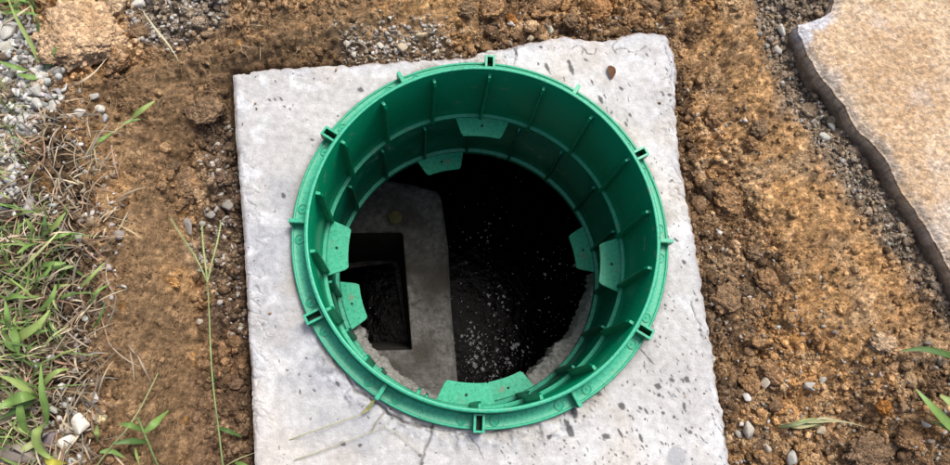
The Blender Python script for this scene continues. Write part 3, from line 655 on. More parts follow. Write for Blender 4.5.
# --- the lid
def wob(pts, z, amp, seed, n=260):
    p = resamp(W(pts, z), n); t = np.arange(n) * .35
    off = amp * fbm(t * .55, t * 0 + seed, seed, 4); d_ = np.gradient(p, axis=0); nn = np.stack([d_[:, 1], -d_[:, 0]], -1); nn /= np.linalg.norm(nn, axis=1)[:, None]
    fade = np.minimum(np.arange(n), np.arange(n)[::-1]) / 6.0; return p + nn * (off * np.clip(fade, 0, 1))[:, None]
S = coons(wob(LID_L, 0, .0014, 1), wob(LID_R, 0, .005, 2), wob(LID_T, 0, .005, 3), wob(LID_B, 0, .004, 4), 470, 430)
blobs = [(658, 386, 3.6, 3, .3), (672, 380, 3, 2.2, .5), (686.6, 379, 3.6, 2.6, 1.4), (621.8, 406, 4, 3.2, .8), (597.7, 393.7, 3.6, 2.5, 0), (574, 413, 6, 3, 1.3), (570, 431, 6.5, 3.5, 1.1), (566, 423, 4, 2.5, 1.2), (606, 436, 4, 2.6, .1), (549, 437, 2.8, 2.5, 0), (684, 406, 4.5, 1.6, 1.4), (641, 438, 4.5, 1.6, 1.2), (659, 395, 2, 2, 0), (663, 413, 2, 1.6, 0), (674, 417, 1.8, 1.5, 0), (690, 432, 2.2, 1.8, 0), (640, 408, 2.4, 1.6, .7), (646, 411, 3.6, 1.2, 1.1), (620, 433, 5, 1.4, 1.1),
 (547, 67, 6, 2.2, 1.2), (571.4, 69, 7.5, 2.6, 1.3), (569, 62, 3, 2, 1.2), (600.7, 99.7, 5, 2.2, 1.2), (621, 88.7, 3, 2, .8), (669.5, 95, 2.5, 2, 0), (630, 115, 2.5, 1.6, .9), (626, 124, 3.5, 1.4, 1.2), (516, 52, 6, 1.4, 1.3), (541, 47, 2, 2, 0), (586, 60, 3, 1.2, .5), (592, 82, 3.5, 1, 1.2), (594, 113, 2, 1.5, 0), (663, 95, 1.5, 1.2, 0),
 (360.7, 90, 3.6, 2.6, .3), (269.5, 100, 2, 1.2, .8), (275, 99.5, 2.4, 1, 1.1), (281, 99, 3, 1.1, .9), (284.5, 107, 1.6, .9, .5), (290, 109, 1.8, .9, .9), (312, 140, 2, 1.5, 0), (338, 116, 1.4, 1.1, 0), (283.4, 195.5, 3, 2.2, 1.3), (306, 358, 1.4, 1, 0), (287, 370, 1.5, 1, 0), (338, 384, 2.8, 1.6, .9), (300, 392, 2.6, .8, 1.4), (314, 390, 2, 1, .6), (279, 448, 2.2, .7, 1.4), (343, 444, 3, 2, .5), (360, 445, 2, 1.6, 0), (420, 455, 2, 1.5, 0), (392, 378 + 40, 1.5, 1, 0), (697, 300, 2, 1.5, 0), (700, 330, 2.2, 1.5, 0), (665, 305, 2, 1.2, 1), (684, 262, 2.6, 2, 1), (676, 240, 3, 1.6, .7), (650, 360, 6, .9, .8), (643, 352, 5, .8, .8)]
rb = random.Random(5)
for _ in range(520):
    px = rb.uniform(500, 735); py = rb.uniform(290, 500)
    wgt = max(0, (px + py - 870) / 240)
    if rb.random() > min(1, wgt + .08): continue
    st = rb.random() < .55
    blobs.append((px, py, rb.uniform(1.2, 3.0) if st else rb.uniform(.7, 1.6), rb.uniform(.4, .7) if st else rb.uniform(.6, 1.3), rb.gauss(1.12, .28)))
for _ in range(90):
    px = rb.uniform(520, 690); py = rb.uniform(45, 300)
    blobs.append((px, py, rb.uniform(.8, 3.2), rb.uniform(.4, 1.0), rb.gauss(1.15, .2)))
for _ in range(120):
    px = rb.uniform(240, 520); py = rb.uniform(70, 465)
    blobs.append((px, py, rb.uniform(.6, 1.8), rb.uniform(.4, .8), rb.uniform(0, 3)))
cracks = [([(434, 422), (431, 436), (425, 448), (421, 458), (419, 480)], 1.4), ([(348, 378), (356, 389), (366, 398), (384, 409), (399, 420), (416, 424), (431, 429)], 1.9), ([(371, 431), (378, 420), (384, 411)], .7), ([(470, 436), (474, 442), (480, 452), (486, 460)], .6),
          ([(516, 42), (516, 58), (514, 66)], .7), ([(613, 52), (617, 49), (622, 48.5), (628, 51), (634, 52), (640, 50), (646, 46), (650, 49)], .55), ([(618, 40), (612, 46), (616, 54)], .8), ([(660, 40), (668, 55), (672, 70), (670, 84)], .6), ([(572, 50), (575, 47), (580, 47), (583, 50), (582, 55)], .8), ([(585, 50), (588, 54), (593, 54), (595, 49)], .8), ([(334, 352), (340, 362), (347, 376)], .6), ([(690, 300), (698, 322), (704, 340)], .6), ([(430, 429), (460, 434), (500, 431)], .6)]
def lid_z(x, y, de):
    e = de * .0017
    z = .0022 * fbm(x * 8, y * 8, 401, 3) + .0009 * fbm(x * 60, y * 60, 402, 4)
    ch = ss(-.1, .5, fbm(x * 22, y * 22, 403, 4))
    z = z - .006 * np.exp(-e / .003) - .0028 * ch * np.exp(-e / .012)
    r1, r2, _ = worley(x * 30 + fbm(x * 30, y * 30, 9, 2), y * 30 + fbm(x * 30, y * 30, 10, 2), 404)
    flake = ss(.10, .02, r2 - r1) * ss(.055, .012, e) * ss(-.2, .3, fbm(x * 7, y * 7, 405, 2)); z = z - .0030 * flake
    for pl, wd in cracks:
        dd = line_d(x + .0016 * perlin(x * 150, y * 150, 6) + .006 * perlin(x * 45, y * 45, 16), y + .0016 * perlin(x * 150, y * 150, 7) + .006 * perlin(x * 45, y * 45, 17), W(pl)); z = z - .0035 * wd * np.exp(-(dd / (.0013 * wd)) ** 2)
    r = np.hypot(x, y); a = np.arctan2(y, x)
    mort = ss(.365, .335, r + .02 * perlin(a * 6, r * 20, 8)) * ss(-.75, -1.1, a) * ss(-2.75, -2.4, a)
    z = z + mort * (.0065 * ss(-.3, .3, fbm(x * 45, y * 45, 408, 4)))
    return z
def lid_c(x, y, de, z):
    e = de * .0017
    n1 = fbm(x * 3.5, y * 3.5, 411, 4); n2 = fbm(x * 16, y * 16, 412, 4); n3 = fbm(x * 80, y * 80, 413, 3)
    c = mixc(np.broadcast_to(C(.520, .522, .515), x.shape + (3,)), C(.615, .62, .62), ss(-.3, .4, n1 + .4 * n2))
    pz = W([(235, 230), (300, 200), (345, 330), (370, 430), (330, 410), (290, 370), (270, 350)])      # bluish cement patch, lower left
    c = mixc(c, C(.38, .405, .45), ss(.05, -.04, poly_sd(x, y, pz) + .07 * n2 + .04 * n1) * .60)
    c = mixc(c, C(.48, .50, .54), ss(.03, .0, e) * ss(-.3, .3, n2) * .7)
    c = mixc(c, C(.70, .72, .74), ss(.1, .5, fbm(x * 24, y * 24, 415, 4)) * ss(.09, .02, e) * .8)
    c = mixc(c, C(.60, .53, .44), ss(-.05, .6, n1 - n2 * .5) * .40)
    c = mixc(c, C(.22, .16, .11), ss(.010, .001, e + .003 * n2) * .75 * ss(-.4, .3, n2))
    c = c * (1 + .22 * n3[..., None] + .10 * n2[..., None])
    r = np.hypot(x, y); mm = ss(.372, .345, r + .03 * n2) * ss(-.75, -1.1, np.arctan2(y, x)) * ss(-2.75, -2.4, np.arctan2(y, x)); c = mixc(c, C(.60, .62, .66), mm * ss(-.25, .25, n2 + n3) * .6)
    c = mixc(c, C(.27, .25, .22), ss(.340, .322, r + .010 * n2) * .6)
    dk = np.zeros(x.shape)
    for px, py, a, b, th in blobs:
        p = W([(px, py)])[0]; m = (np.abs(x - p[0]) < .03) & (np.abs(y - p[1]) < .03)
        if not m.any(): continue
        dx = (x[m] - p[0]) / .00175; dy = -(y[m] - p[1]) / .00175; ca, sa = math.cos(th), math.sin(th)
        uu = (dx * ca + dy * sa) / a; vv = (-dx * sa + dy * ca) / (b * 1.02)
        rr = np.hypot(uu, vv) + .35 * perlin(x[m] * 260, y[m] * 260, 6); dk[m] = np.maximum(dk[m], ss(1.15, .75, rr))
    c = mixc(c, C(.105, .105, .105), dk * .92)
    p = W([(676, 455)])[0]; c = mixc(c, C(.34, .355, .38), ss(1.1, .8, np.hypot((x - p[0]) / .018, (y - p[1]) / .020) + .5 * n2) * .7)
    for pl, wd in cracks:
        dd = line_d(x + .0016 * perlin(x * 150, y * 150, 6) + .006 * perlin(x * 45, y * 45, 16), y + .0016 * perlin(x * 150, y * 150, 7) + .006 * perlin(x * 45, y * 45, 17), W(pl)); c = mixc(c, C(.13, .12, .11), np.exp(-(dd / (.0013 * wd)) ** 2) * .75)
    return c
lid = sheet('concrete_lid', S, lid_z, lid_c, .12, (.26, .22, .18), M_lid, hole=.302, rough=.0035)
tag(lid, 'pale square concrete slab with splashes, cracks and spalled edges around the green riser', 'concrete slab')

pts = sample(5200, (-.6, -.48), (.6, .42)); sdl = poly_sd(pts[:, 0], pts[:, 1], LID_POLY)
pr = np.where(sdl < -.006, np.exp((sdl + .006) / .022) * .30 + .010, 0) * (np.hypot(pts[:, 0], pts[:, 1]) > .335)
pts = pts[RNG.random(len(pts)) < pr]; n = len(pts)
tag(scatter('spilled_crumbs', pts, np.clip(RNG.lognormal(math.log(.0016), .5, n), .0008, .006), pick([(.36, .23, .12), (.26, .17, .10), (.42, .40, .36), (.50, .31, .15)], n), 'rock', 1, M_clod, zfix=.0008), 'crumbs of soil and grit spilled over the edges of the pale concrete', 'soil crumbs', kind='stuff')
# --- tan slab at the upper right
TL = [(837, -6), (837, 0), (834, 9), (827, 13.7), (812, 20), (801, 22), (800, 29), (810, 52), (823.5, 75.6), (836, 88), (847.5, 103), (861, 127), (872, 137), (882, 148), (892, 162), (901, 181), (911, 198), (926.6, 220), (940, 243), (949.7, 260), (985, 322), (1030, 400)]
ZS = .055
eTL = wob([(840, -80)] + TL, ZS, .0014, 21, 330)
S2 = coons(eTL, wob([(1330, -200), (1380, 200)], ZS, .01, 23, 120), wob([(840, -80), (1330, -200)], ZS, .008, 24, 120), wob([(1030, 400), (1380, 200)], ZS, .01, 25, 120), 330, 400)
LE = W(TL, ZS)
def slab_z(x, y, de):
    dd = line_d(x, y, LE)
    z = ZS + .005 * fbm(x * 7, y * 7, 501, 4) + .0014 * fbm(x * 60, y * 60, 502, 4)
    z -= .011 * np.exp(-dd / .008) + .003 * ss(-.1, .5, fbm(x * 28, y * 28, 503, 3)) * np.exp(-dd / .02)
    f1, f2, cid = worley(x * 120, y * 120, 504); z += .0016 * ss(.6, .15, f1) * (cid > .45)
    return z
def slab_c(x, y, de, z):
    n1 = fbm(x * 5, y * 5, 511, 4); n2 = fbm(x * 22, y * 22, 512, 4); n3 = fbm(x * 90, y * 90, 513, 3)
    dd = line_d(x, y, LE)
    c = mixc(np.broadcast_to(C(.55, .385, .235), x.shape + (3,)), C(.66, .50, .335), ss(-.3, .35, n1 + .5 * n2))
    c = mixc(c, C(.54, .33, .17), ss(.1, .6, n2 - n1 * .4) * .40)
    c = mixc(c, C(.60, .53, .47), ss(.15, .6, fbm(x * 8, y * 8, 514, 5)) * .6)
    c = mixc(c, C(.55, .50, .45), ss(.022, .0, dd + .03 * n2) * .5)
    p = W([(812, 27)], ZS)[0]; c = mixc(c, C(.60, .62, .68), ss(.085, .03, np.hypot(x - p[0], (y - p[1]) * 1.2) + .04 * n2) * ss(.034, .016, dd + .012 * n2) * .95)
    f1, f2, cid = worley(x * 120, y * 120, 504); c = mixc(c, np.where((cid > .72)[..., None], C(.58, .52, .46), C(.30, .18, .10)), ss(.5, .2, f1) * (cid > .45) * .45)
    return c * (1 + .50 * n3[..., None] + .35 * fbm(x * 230, y * 230, 515, 2)[..., None])
tslab = sheet('broken_slab', S2, slab_z, slab_c, .012, (.24, .175, .12), M_slab, rough=.0010)
tag(tslab, 'broken concrete slab caked in tan dirt with a chipped corner at the upper right', 'concrete slab')

# ------------------------------------------------------------------ green riser
riser = tag(empty('riser', (0, 0, 0)), 'round green plastic tank riser of two stacked rings standing in the concrete slab', 'riser')
def revolve(name, prof, n=256, parent=None, mat=M_green, closed=True):
    prof = np.array(prof, float); k = len(prof); a = np.linspace(0, 2 * np.pi, n, endpoint=False)
    V = np.stack([prof[None, :, 0] * np.cos(a)[:, None], prof[None, :, 0] * np.sin(a)[:, None], np.broadcast_to(prof[None, :, 1], (n, k))], -1).reshape(-1, 3)
    i = np.arange(n)[:, None]; j = np.arange(k if closed else k - 1)[None]
    A = i * k + j; B = ((i + 1) % n) * k + j; Cc = ((i + 1) % n) * k + (j + 1) % k; Dd = i * k + (j + 1) % k
    q = np.stack([A, Dd, Cc, B], -1).reshape(-1, 4)
    o = mesh_np(name, V, q, None, mat, smooth=False, parent=parent)
    return o
def rounded(prof, r=.0012):
    """replace each corner by two points"""
    P = [np.array(p, float) for p in prof]; out = []
    for i, p in enumerate(P):
        a = P[i - 1]; b = P[(i + 1) % len(P)]
        for q_ in (a, b):
            d_ = q_ - p; L = np.linalg.norm(d_); out.append(p + d_ / L * min(r, L * .3))
    return out
up_prof = rounded([(.2905, .050), (.2975, .050), (.2985, .0165), (.3010, .0145), (.3195, .0120), (.3195, .0145), (.3235, .0145), (.3238, .0015), (.3205, .0010), (.3205, -.0020), (.2985, -.0020), (.2985, -.150), (.2845, -.150), (.2835, -.1435), (.2835, -.1405), (.2915, -.1400), (.2922, -.130)], .0011)
upper = revolve('upper_ring', up_prof, 288, riser)
lo_prof = rounded([(.2860, -.1535), (.2975, -.1535), (.2965, -.331), (.2770, -.331), (.2762, -.324), (.2762, -.3155), (.2855, -.3150), (.2860, -.305)], .0011)
lower = revolve('lower_ring', lo_prof, 256, riser, M_green_dark)
def shade_auto(o, ang=35):
    me = o.data; me.polygons.foreach_set('use_smooth', np.ones(len(me.polygons), bool))
    import bmesh
    bm = bmesh.new(); bm.from_mesh(me)
    for e in bm.edges:
        if len(e.link_faces) == 2 and e.calc_face_angle(0) > math.radians(ang): e.smooth = False
    bm.to_mesh(me); bm.free()
shade_auto(upper, 50); shade_auto(lower, 50)

def polar_solid(r0, r1, a0, a1, z0, z1, na=12, bev=.0, taper=0.0, corner=0.0):
    """slab between two radii and two azimuths; taper narrows it towards r0; corner rounds the inner corners"""
    import bmesh
    bm = bmesh.new(); out = []
    am = (a0 + a1) / 2; hw = (a1 - a0) / 2
    for t in np.linspace(-1, 1, na): out.append((r1, am + hw * t))
    inner = []
    hin = hw * (1 - taper)
    kc = corner / (r0 * hin) if corner else 0
    for t in np.linspace(1, -1, na):
        rr = r0
        if corner and abs(t) > 1 - kc:
            s = (abs(t) - (1 - kc)) / kc; rr = r0 + corner * (1 - math.sqrt(max(0, 1 - s * s))) * 1.0
        inner.append((rr, am + hin * t))
    out += inner
    pt = [(r * math.cos(a), r * math.sin(a)) for r, a in out]
    b = [bm.verts.new((x, y, z0)) for x, y in pt]; t_ = [bm.verts.new((x, y, z1)) for x, y in pt]
    bm.faces.new(t_); bm.faces.new(b[::-1]); n = len(pt)
    for i in range(n): bm.faces.new((b[i], b[(i + 1) % n], t_[(i + 1) % n], t_[i]))
    bmesh.ops.recalc_face_normals(bm, faces=bm.faces)
    if bev: bmesh.ops.bevel(bm, geom=[e for e in bm.edges if e.calc_face_angle(0) > .6], offset=bev, segments=2, affect='EDGES', profile=.5)
    return bm
def bm_mesh(name, bm, mat=M_green):
    me = bpy.data.meshes.new(name); bm.to_mesh(me); bm.free(); me.materials.append(mat); return me
def az(px, py, z):
    p = at(px, py, z); return math.atan2(p[1], p[0])
def box_at(bm, x0, x1, y0, y1, z0, z1):
    vs = [bm.verts.new((x, y, z)) for z in (z0, z1) for x, y in ((x0, y0), (x1, y0), (x1, y1), (x0, y1))]
    for f in ((3, 2, 1, 0), (4, 5, 6, 7), (0, 1, 5, 4), (1, 2, 6, 5), (2, 3, 7, 6), (3, 0, 4, 7)): bm.faces.new([vs[i] for i in f])
import bmesh
# inner ribs: upright fins on the wall, slightly narrower at the free edge, sloping start
def rib_mesh(rw, z0, z1, depth, name='rib'):
    bm = bmesh.new(); t = .0034
    prof = [(rw + .001, z0), (rw - depth, z0), (rw - depth * .92, z1 - .010), (rw - depth * .62, z1), (rw + .001, z1)]
    L_ = [bm.verts.new((r, -t * (1 if i in (0, 4) else .75), z)) for i, (r, z) in enumerate(prof)]
    R_ = [bm.verts.new((r, t * (1 if i in (0, 4) else .75), z)) for i, (r, z) in enumerate(prof)]
    bm.faces.new(L_); bm.faces.new(R_[::-1])
    for i in range(5): bm.faces.new((L_[i], R_[i], R_[(i + 1) % 5], L_[(i + 1) % 5]))
    bmesh.ops.recalc_face_normals(bm, faces=bm.faces)
    bmesh.ops.bevel(bm, geom=list(bm.edges), offset=.0007, segments=1, affect='EDGES')
    return bm_mesh(name, bm)
rm = rib_mesh(.2912, -.1398, .034, .0135)
a_top = az(489.6, 77, .034)
print('rib azimuths', math.degrees(a_top), math.degrees(az(647.3, 217, .034)), math.degrees(az(312.5, 257.8, .034)))
for k in range(18):
    o = obj('rib', rm, upper); o.rotation_euler.z = a_top + k * math.tau / 18
rm2 = rib_mesh(.2858, -.3148, -.158, .0125); rm2.materials[0] = M_green_dark
a_low = az(382, 172, -.31)
for k in range(18):
    o = obj('rib', rm2, lower); o.rotation_euler.z = a_low + k * math.tau / 18
# bolt tabs with a screw hole
def tab_mesh(r0, r1, hw, z1, th=.005):
    bm = polar_solid(r0, r1, -hw, hw, z1 - th, z1, 25, 0, taper=.13, corner=.007)
    bmesh.ops.bevel(bm, geom=[e for e in bm.edges if e.calc_face_angle(0) > .8], offset=.0008, segments=2, affect='EDGES')
    return bm_mesh('tab', bm)
hole_bm = bmesh.new(); bmesh.ops.create_cone(hole_bm, cap_ends=True, segments=14, radius1=.0028, radius2=.0028, depth=.0012); hole_me = bm_mesh('screw_hole', hole_bm, M_hole)
def ring_tabs(parent, z, rin, rout, specs):
    for a, hw in specs:
        o = obj('tab', tab_mesh(rin, rout, hw, z), parent); o.rotation_euler.z = a
        for rr, aa in (((rin + rout) / 2 + .002, 0),):
            h = obj('screw_hole', hole_me, parent); h.location = (rr * math.cos(a + aa), rr * math.sin(a + aa), z + .0001)
A1 = [az(482, 128, -.14), az(609, 264, -.14), az(339, 248, -.14), az(466, 398, -.14)]
A2 = [az(442, 163, -.314), az(583, 250, -.314), az(347, 305, -.314), az(510, 393, -.314)]
print('tabs', [round(math.degrees(a)) for a in A1], [round(math.degrees(a)) for a in A2])
ring_tabs(upper, -.1395, .243, .2830, [(a, .192) for a in A1])
ring_tabs(lower, -.3145, .236, .2757, [(a, .192) for a in A2])
# sockets, outer ribs and screw pads on the flange
a_s = az(490, 61, .03)
soc = bmesh.new()
box_at(soc, .2988, .3275, -.0088, -.0050, .0125, .0350); box_at(soc, .2988, .3275, .0050, .0088, .0125, .0350)
box_at(soc, .3240, .3274, -.0049, .0049, .0126, .0349); box_at(soc, .2988, .3015, -.0049, .0049, .0126, .0340)
soc_me = bm_mesh('socket', soc)
pit = bmesh.new(); box_at(pit, .3016, .3239, -.0049, .0049, .0148, .0185); pit_me = bm_mesh('socket_slot', pit, M_hole)
rb_ = bmesh.new(); box_at(rb_, .2986, .3262, -.0034, .0034, .0120, .0340)
bmesh.ops.bevel(rb_, geom=list(rb_.edges), offset=.0008, segments=2, affect='EDGES'); rb_me = bm_mesh('outer_rib', rb_)
def pad_mesh():
    bm = bmesh.new(); n = 28; rings = [(.0084, -.001), (.0083, .0016), (.0070, .0016), (.0067, .0002), (.0022, .0002), (.0019, .0016), (.0, .0017)]
    vs = []
    for r, z in rings[:-1]: vs.append([bm.verts.new((r * math.cos(i * math.tau / n), r * math.sin(i * math.tau / n), z)) for i in range(n)])
    c = bm.verts.new((0, 0, rings[-1][1]))
    for a, b in zip(vs[:-1], vs[1:]):
        for i in range(n): bm.faces.new((a[i], a[(i + 1) % n], b[(i + 1) % n], b[i]))
    for i in range(n): bm.faces.new((vs[-1][i], vs[-1][(i + 1) % n], c))
    return bm_mesh('screw_pad', bm)
pad_me = pad_mesh()
for k in range(12):
    a = a_s + k * math.tau / 12
    if k % 2 == 0:
        o = obj('socket', soc_me, upper); o.rotation_euler.z = a; h = obj('socket_slot', pit_me, upper); h.rotation_euler.z = a
    else: o = obj('outer_rib', rb_me, upper); o.rotation_euler.z = a
    for s in (-1, 1):
        p = obj('screw_pad', pad_me, upper); aa = a + s * math.radians(4.9); p.location = (.3095 * math.cos(aa), .3095 * math.sin(aa), .0136); p.rotation_euler = (0, .10, aa)
# ------------------------------------------------------------------ tank below
tank = tag(empty('septic_tank', (0, 0, -.4)), 'dark concrete tank chamber with a block divider seen down the green riser', 'tank')
def tpart(name, V, Fc, mat, smooth=False, parent=tank, col=None):
    V = np.array(V, float) - np.array([0, 0, -.4]); return mesh_np(name, V, Fc, col, mat, smooth, parent)
# ragged concrete lip under the riser
hp = [(340, 300), (352, 316), (364.5, 328.7), (369, 344), (386, 359), (400, 374), (420, 386), (440, 398), (470, 410), (500, 402), (518, 386), (535, 367), (548, 355), (556, 343), (571, 335), (577, 322), (585, 305), (591, 290), (596, 268)]
hw_ = W(hp, -.36); ah = np.unwrap(np.arctan2(hw_[:, 1], hw_[:, 0])); rh = np.hypot(hw_[:, 0], hw_[:, 1])
N = 720; A_ = np.linspace(0, 2 * np.pi, N, endpoint=False)
rr = np.full(N, .372)
for i, a in enumerate(A_):
    for sh in (-2 * np.pi, 0, 2 * np.pi):
        if ah[0] <= a + sh <= ah[-1]: rr[i] = np.interp(a + sh, ah, rh)
rr = rr + .006 * fbm(A_ * 14, A_ * 0, 601, 4) + .004 * fbm(A_ * 45, A_ * 0, 602, 3)
rows = 34; V = []; NR = 22
for j in range(NR):
    t = j / (NR - 1); r = .300 * (1 - t) + rr * t; z = -.333 - .022 * t ** 2
    dz = .010 * fbm(r * 40 * np.cos(A_), r * 40 * np.sin(A_), 603, 4) + .006 * fbm(r * 110 * np.cos(A_), r * 110 * np.sin(A_), 604, 3)
    V.append(np.stack([r * np.cos(A_), r * np.sin(A_), z + dz * ss(0, .2, np.full(N, t)) - .0], -1))
for j in range(1, 10):
    t = j / 9; r = rr + .008 * fbm(A_ * 12, A_ * 0 + t * 4, 605, 4) + .003 * math.sin(t * 3); V.append(np.stack([r * np.cos(A_), r * np.sin(A_), -.355 - .095 * t + 0 * A_], -1))
for rbig in (.5, 1.0): V.append(np.stack([rbig * np.cos(A_), rbig * np.sin(A_), -.45 + 0 * A_], -1))
V = np.array(V); K = len(V); i = np.arange(N)[None]; j = np.arange(K - 1)[:, None]
q = np.stack([j * N + i, j * N + (i + 1) % N, (j + 1) * N + (i + 1) % N, (j + 1) * N + i], -1).reshape(-1, 4)
tpart('broken_edge', V.reshape(-1, 3), q, M_rough, True)
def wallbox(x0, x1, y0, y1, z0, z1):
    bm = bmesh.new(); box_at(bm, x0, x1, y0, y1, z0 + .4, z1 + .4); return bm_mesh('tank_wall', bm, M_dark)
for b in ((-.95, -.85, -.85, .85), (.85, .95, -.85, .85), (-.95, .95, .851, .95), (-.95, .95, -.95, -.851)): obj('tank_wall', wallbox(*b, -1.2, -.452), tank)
wz = -.95
bm = bmesh.new(); box_at(bm, -.84, .84, -.84, .84, wz - .2, wz); wt = obj('water', bm_mesh('water', bm, M_water)); tag(wt, kind='structure')
# divider: block with a rectangular well
zt = -.62
out = W([(385, 180), (412, 184.5), (438, 192), (441, 200), (447.7, 247), (450.5, 306), (457, 381), (470, 470), (250, 470), (250, 170)], zt)
hol_t = W([(402.5, 232), (411.8, 349.5), (330, 351), (328, 233)], zt); hol_b = W([(396, 264), (410, 345), (334, 347), (332, 268)], -.945)
bm = bmesh.new()
def resub(P, n): return resamp(np.vstack([P, P[:1]]), n + 1)[:-1]
no = 160
O = resub(out, no); cenh = hol_t.mean(0)
# radial bridging rings between well and outline, jittered for rough arrises
aO = np.arctan2(O[:, 1] - cenh[1], O[:, 0] - cenh[0]); Hd = []
for a in aO:
    d_ = np.array([math.cos(a), math.sin(a)]); best = 9
    for i2 in range(4):
        p0, p1 = hol_t[i2], hol_t[(i2 + 1) % 4]; e = p1 - p0; M2 = np.array([[d_[0], -e[0]], [d_[1], -e[1]]])
        if abs(np.linalg.det(M2)) < 1e-9: continue
        s_, t2 = np.linalg.solve(M2, p0 - cenh)
        if s_ > 0 and -1e-6 <= t2 <= 1.000001: best = min(best, s_)
    Hd.append(cenh + d_ * best)
H = np.array(Hd); Bc = hol_b.mean(0); H2 = Bc + (H - cenh) * (np.ptp(hol_b, axis=0) / np.ptp(hol_t, axis=0))
layers = [np.column_stack([H2, np.full(no, -1.0)]), np.column_stack([H2, np.full(no, -.80)]), np.column_stack([H, np.full(no, zt - .006)])]
for t in np.linspace(.015, 1, 40):
    p = H * (1 - t) + O * t; zz = zt + .0045 * fbm(p[:, 0] * 22, p[:, 1] * 22, 701, 4) - .005 * (t > .97); layers.append(np.column_stack([p, zz]))
layers += [np.column_stack([O * 1.0 + .002, np.full(no, zt - .012)]), np.column_stack([O, np.full(no, -.8)]), np.column_stack([O, np.full(no, -1.05)])]
V = np.array(layers); K = len(V); i = np.arange(no)[None]; j = np.arange(K - 1)[:, None]
q = np.stack([j * no + i, (j + 1) * no + i, (j + 1) * no + (i + 1) % no, j * no + (i + 1) % no], -1).reshape(-1, 4)
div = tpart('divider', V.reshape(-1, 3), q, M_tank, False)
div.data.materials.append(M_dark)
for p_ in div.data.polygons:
    if p_.index < 2 * no: p_.material_index = 1  # shade inside the well painted with the near-black material
c = at(395, 217, zt + .008); bm = bmesh.new(); bmesh.ops.create_uvsphere(bm, u_segments=28, v_segments=14, radius=.019)
for v in bm.verts: v.co.z *= .35; v.co.x *= 1 + .06 * math.sin(v.co.y * 300)
o = obj('round_knob', bm_mesh('round_knob', bm, M_cap), tank); o.location = (c[0], c[1], c[2] + .4)
bm = bmesh.new(); wl = [at(px, py, -.90) for px, py in ((330, 268), (352, 266), (388, 261.5), (394, 262.5), (397, 268), (402, 300), (409.5, 343), (406, 346), (360, 348))]
for (a0, b0) in zip(wl[:-1], wl[1:]):
    d_ = b0 - a0; L0 = np.linalg.norm(d_[:2]); nx_, ny_ = -d_[1] / L0 * .007, d_[0] / L0 * .007
    vs = [bm.verts.new((p[0] + sg * nx_, p[1] + sg * ny_, p[2] + .4 + dz)) for p in (a0, b0) for sg in (-1, 1) for dz in (0, .012)]
    for f in ((0, 1, 3, 2), (4, 6, 7, 5), (0, 4, 5, 1), (2, 3, 7, 6), (1, 5, 7, 3), (0, 2, 6, 4)): bm.faces.new([vs[i] for i in f])
obj('well_lip', bm_mesh('well_lip', bm, M_tank), tank)
# flecks on the water: foam, and sky glints painted as pale flecks
pc = []; r_ = random.Random(3)
def inside_px():
    while True:
        px = r_.uniform(448, 600); py = r_.uniform(165, 400)
        dens = .12 + .88 * min(1, max(0, (py - 190) / 190)) ** 1.5
        if r_.random() < dens: return px, py
V = []; Fc = []; 
def fleck(px, py, r, asp, th):
    p = at(px, py, wz + .0012); n = 11; b = len(V); 
    for i2 in range(n):
        a = i2 * math.tau / n; k = r * r_.uniform(.35, 1.35); u_, v_ = k * math.cos(a), k * asp * math.sin(a)
        V.append((p[0] + u_ * math.cos(th) - v_ * math.sin(th), p[1] + u_ * math.sin(th) + v_ * math.cos(th), wz + .0012 + r_.uniform(0, .0004)))
    Fc.append([b + i2 for i2 in range(n)])
for _ in range(560):
    px, py = inside_px(); fleck(px, py, r_.choice([.0008, .001, .0012, .0016, .0024]), r_.uniform(.4, 1), r_.uniform(0, 3))
for cx_, cy_, nn, sp in ((486, 232, 22, 9), (505, 345, 40, 10), (515, 345, 14, 2.2), (481, 347, 50, 7), (478, 362, 60, 8), (500, 372, 40, 9), (470, 335, 30, 5), (505, 363, 12, 2.5), (500, 300, 20, 12), (560, 260, 16, 10), (470, 330, 14, 7)):  # clusters imitate sky glints broken up by ripples
    for _ in range(nn): fleck(r_.gauss(cx_, sp), r_.gauss(cy_, sp), r_.choice([.0012, .0016, .002, .0028, .0060]), r_.uniform(.35, .9), r_.uniform(0, 3))
for _ in range(30): fleck(r_.uniform(345, 408), r_.uniform(290, 345), r_.choice([.001, .0016, .0022]), .6, r_.uniform(0, 3))
fo = mesh_np('foam_glint_flecks', np.array(V), np.array(Fc), None, M_foam_glint, False); tag(fo, 'pale flecks on the black water in the tank, foam and painted sky glints', 'foam_glints', kind='stuff')

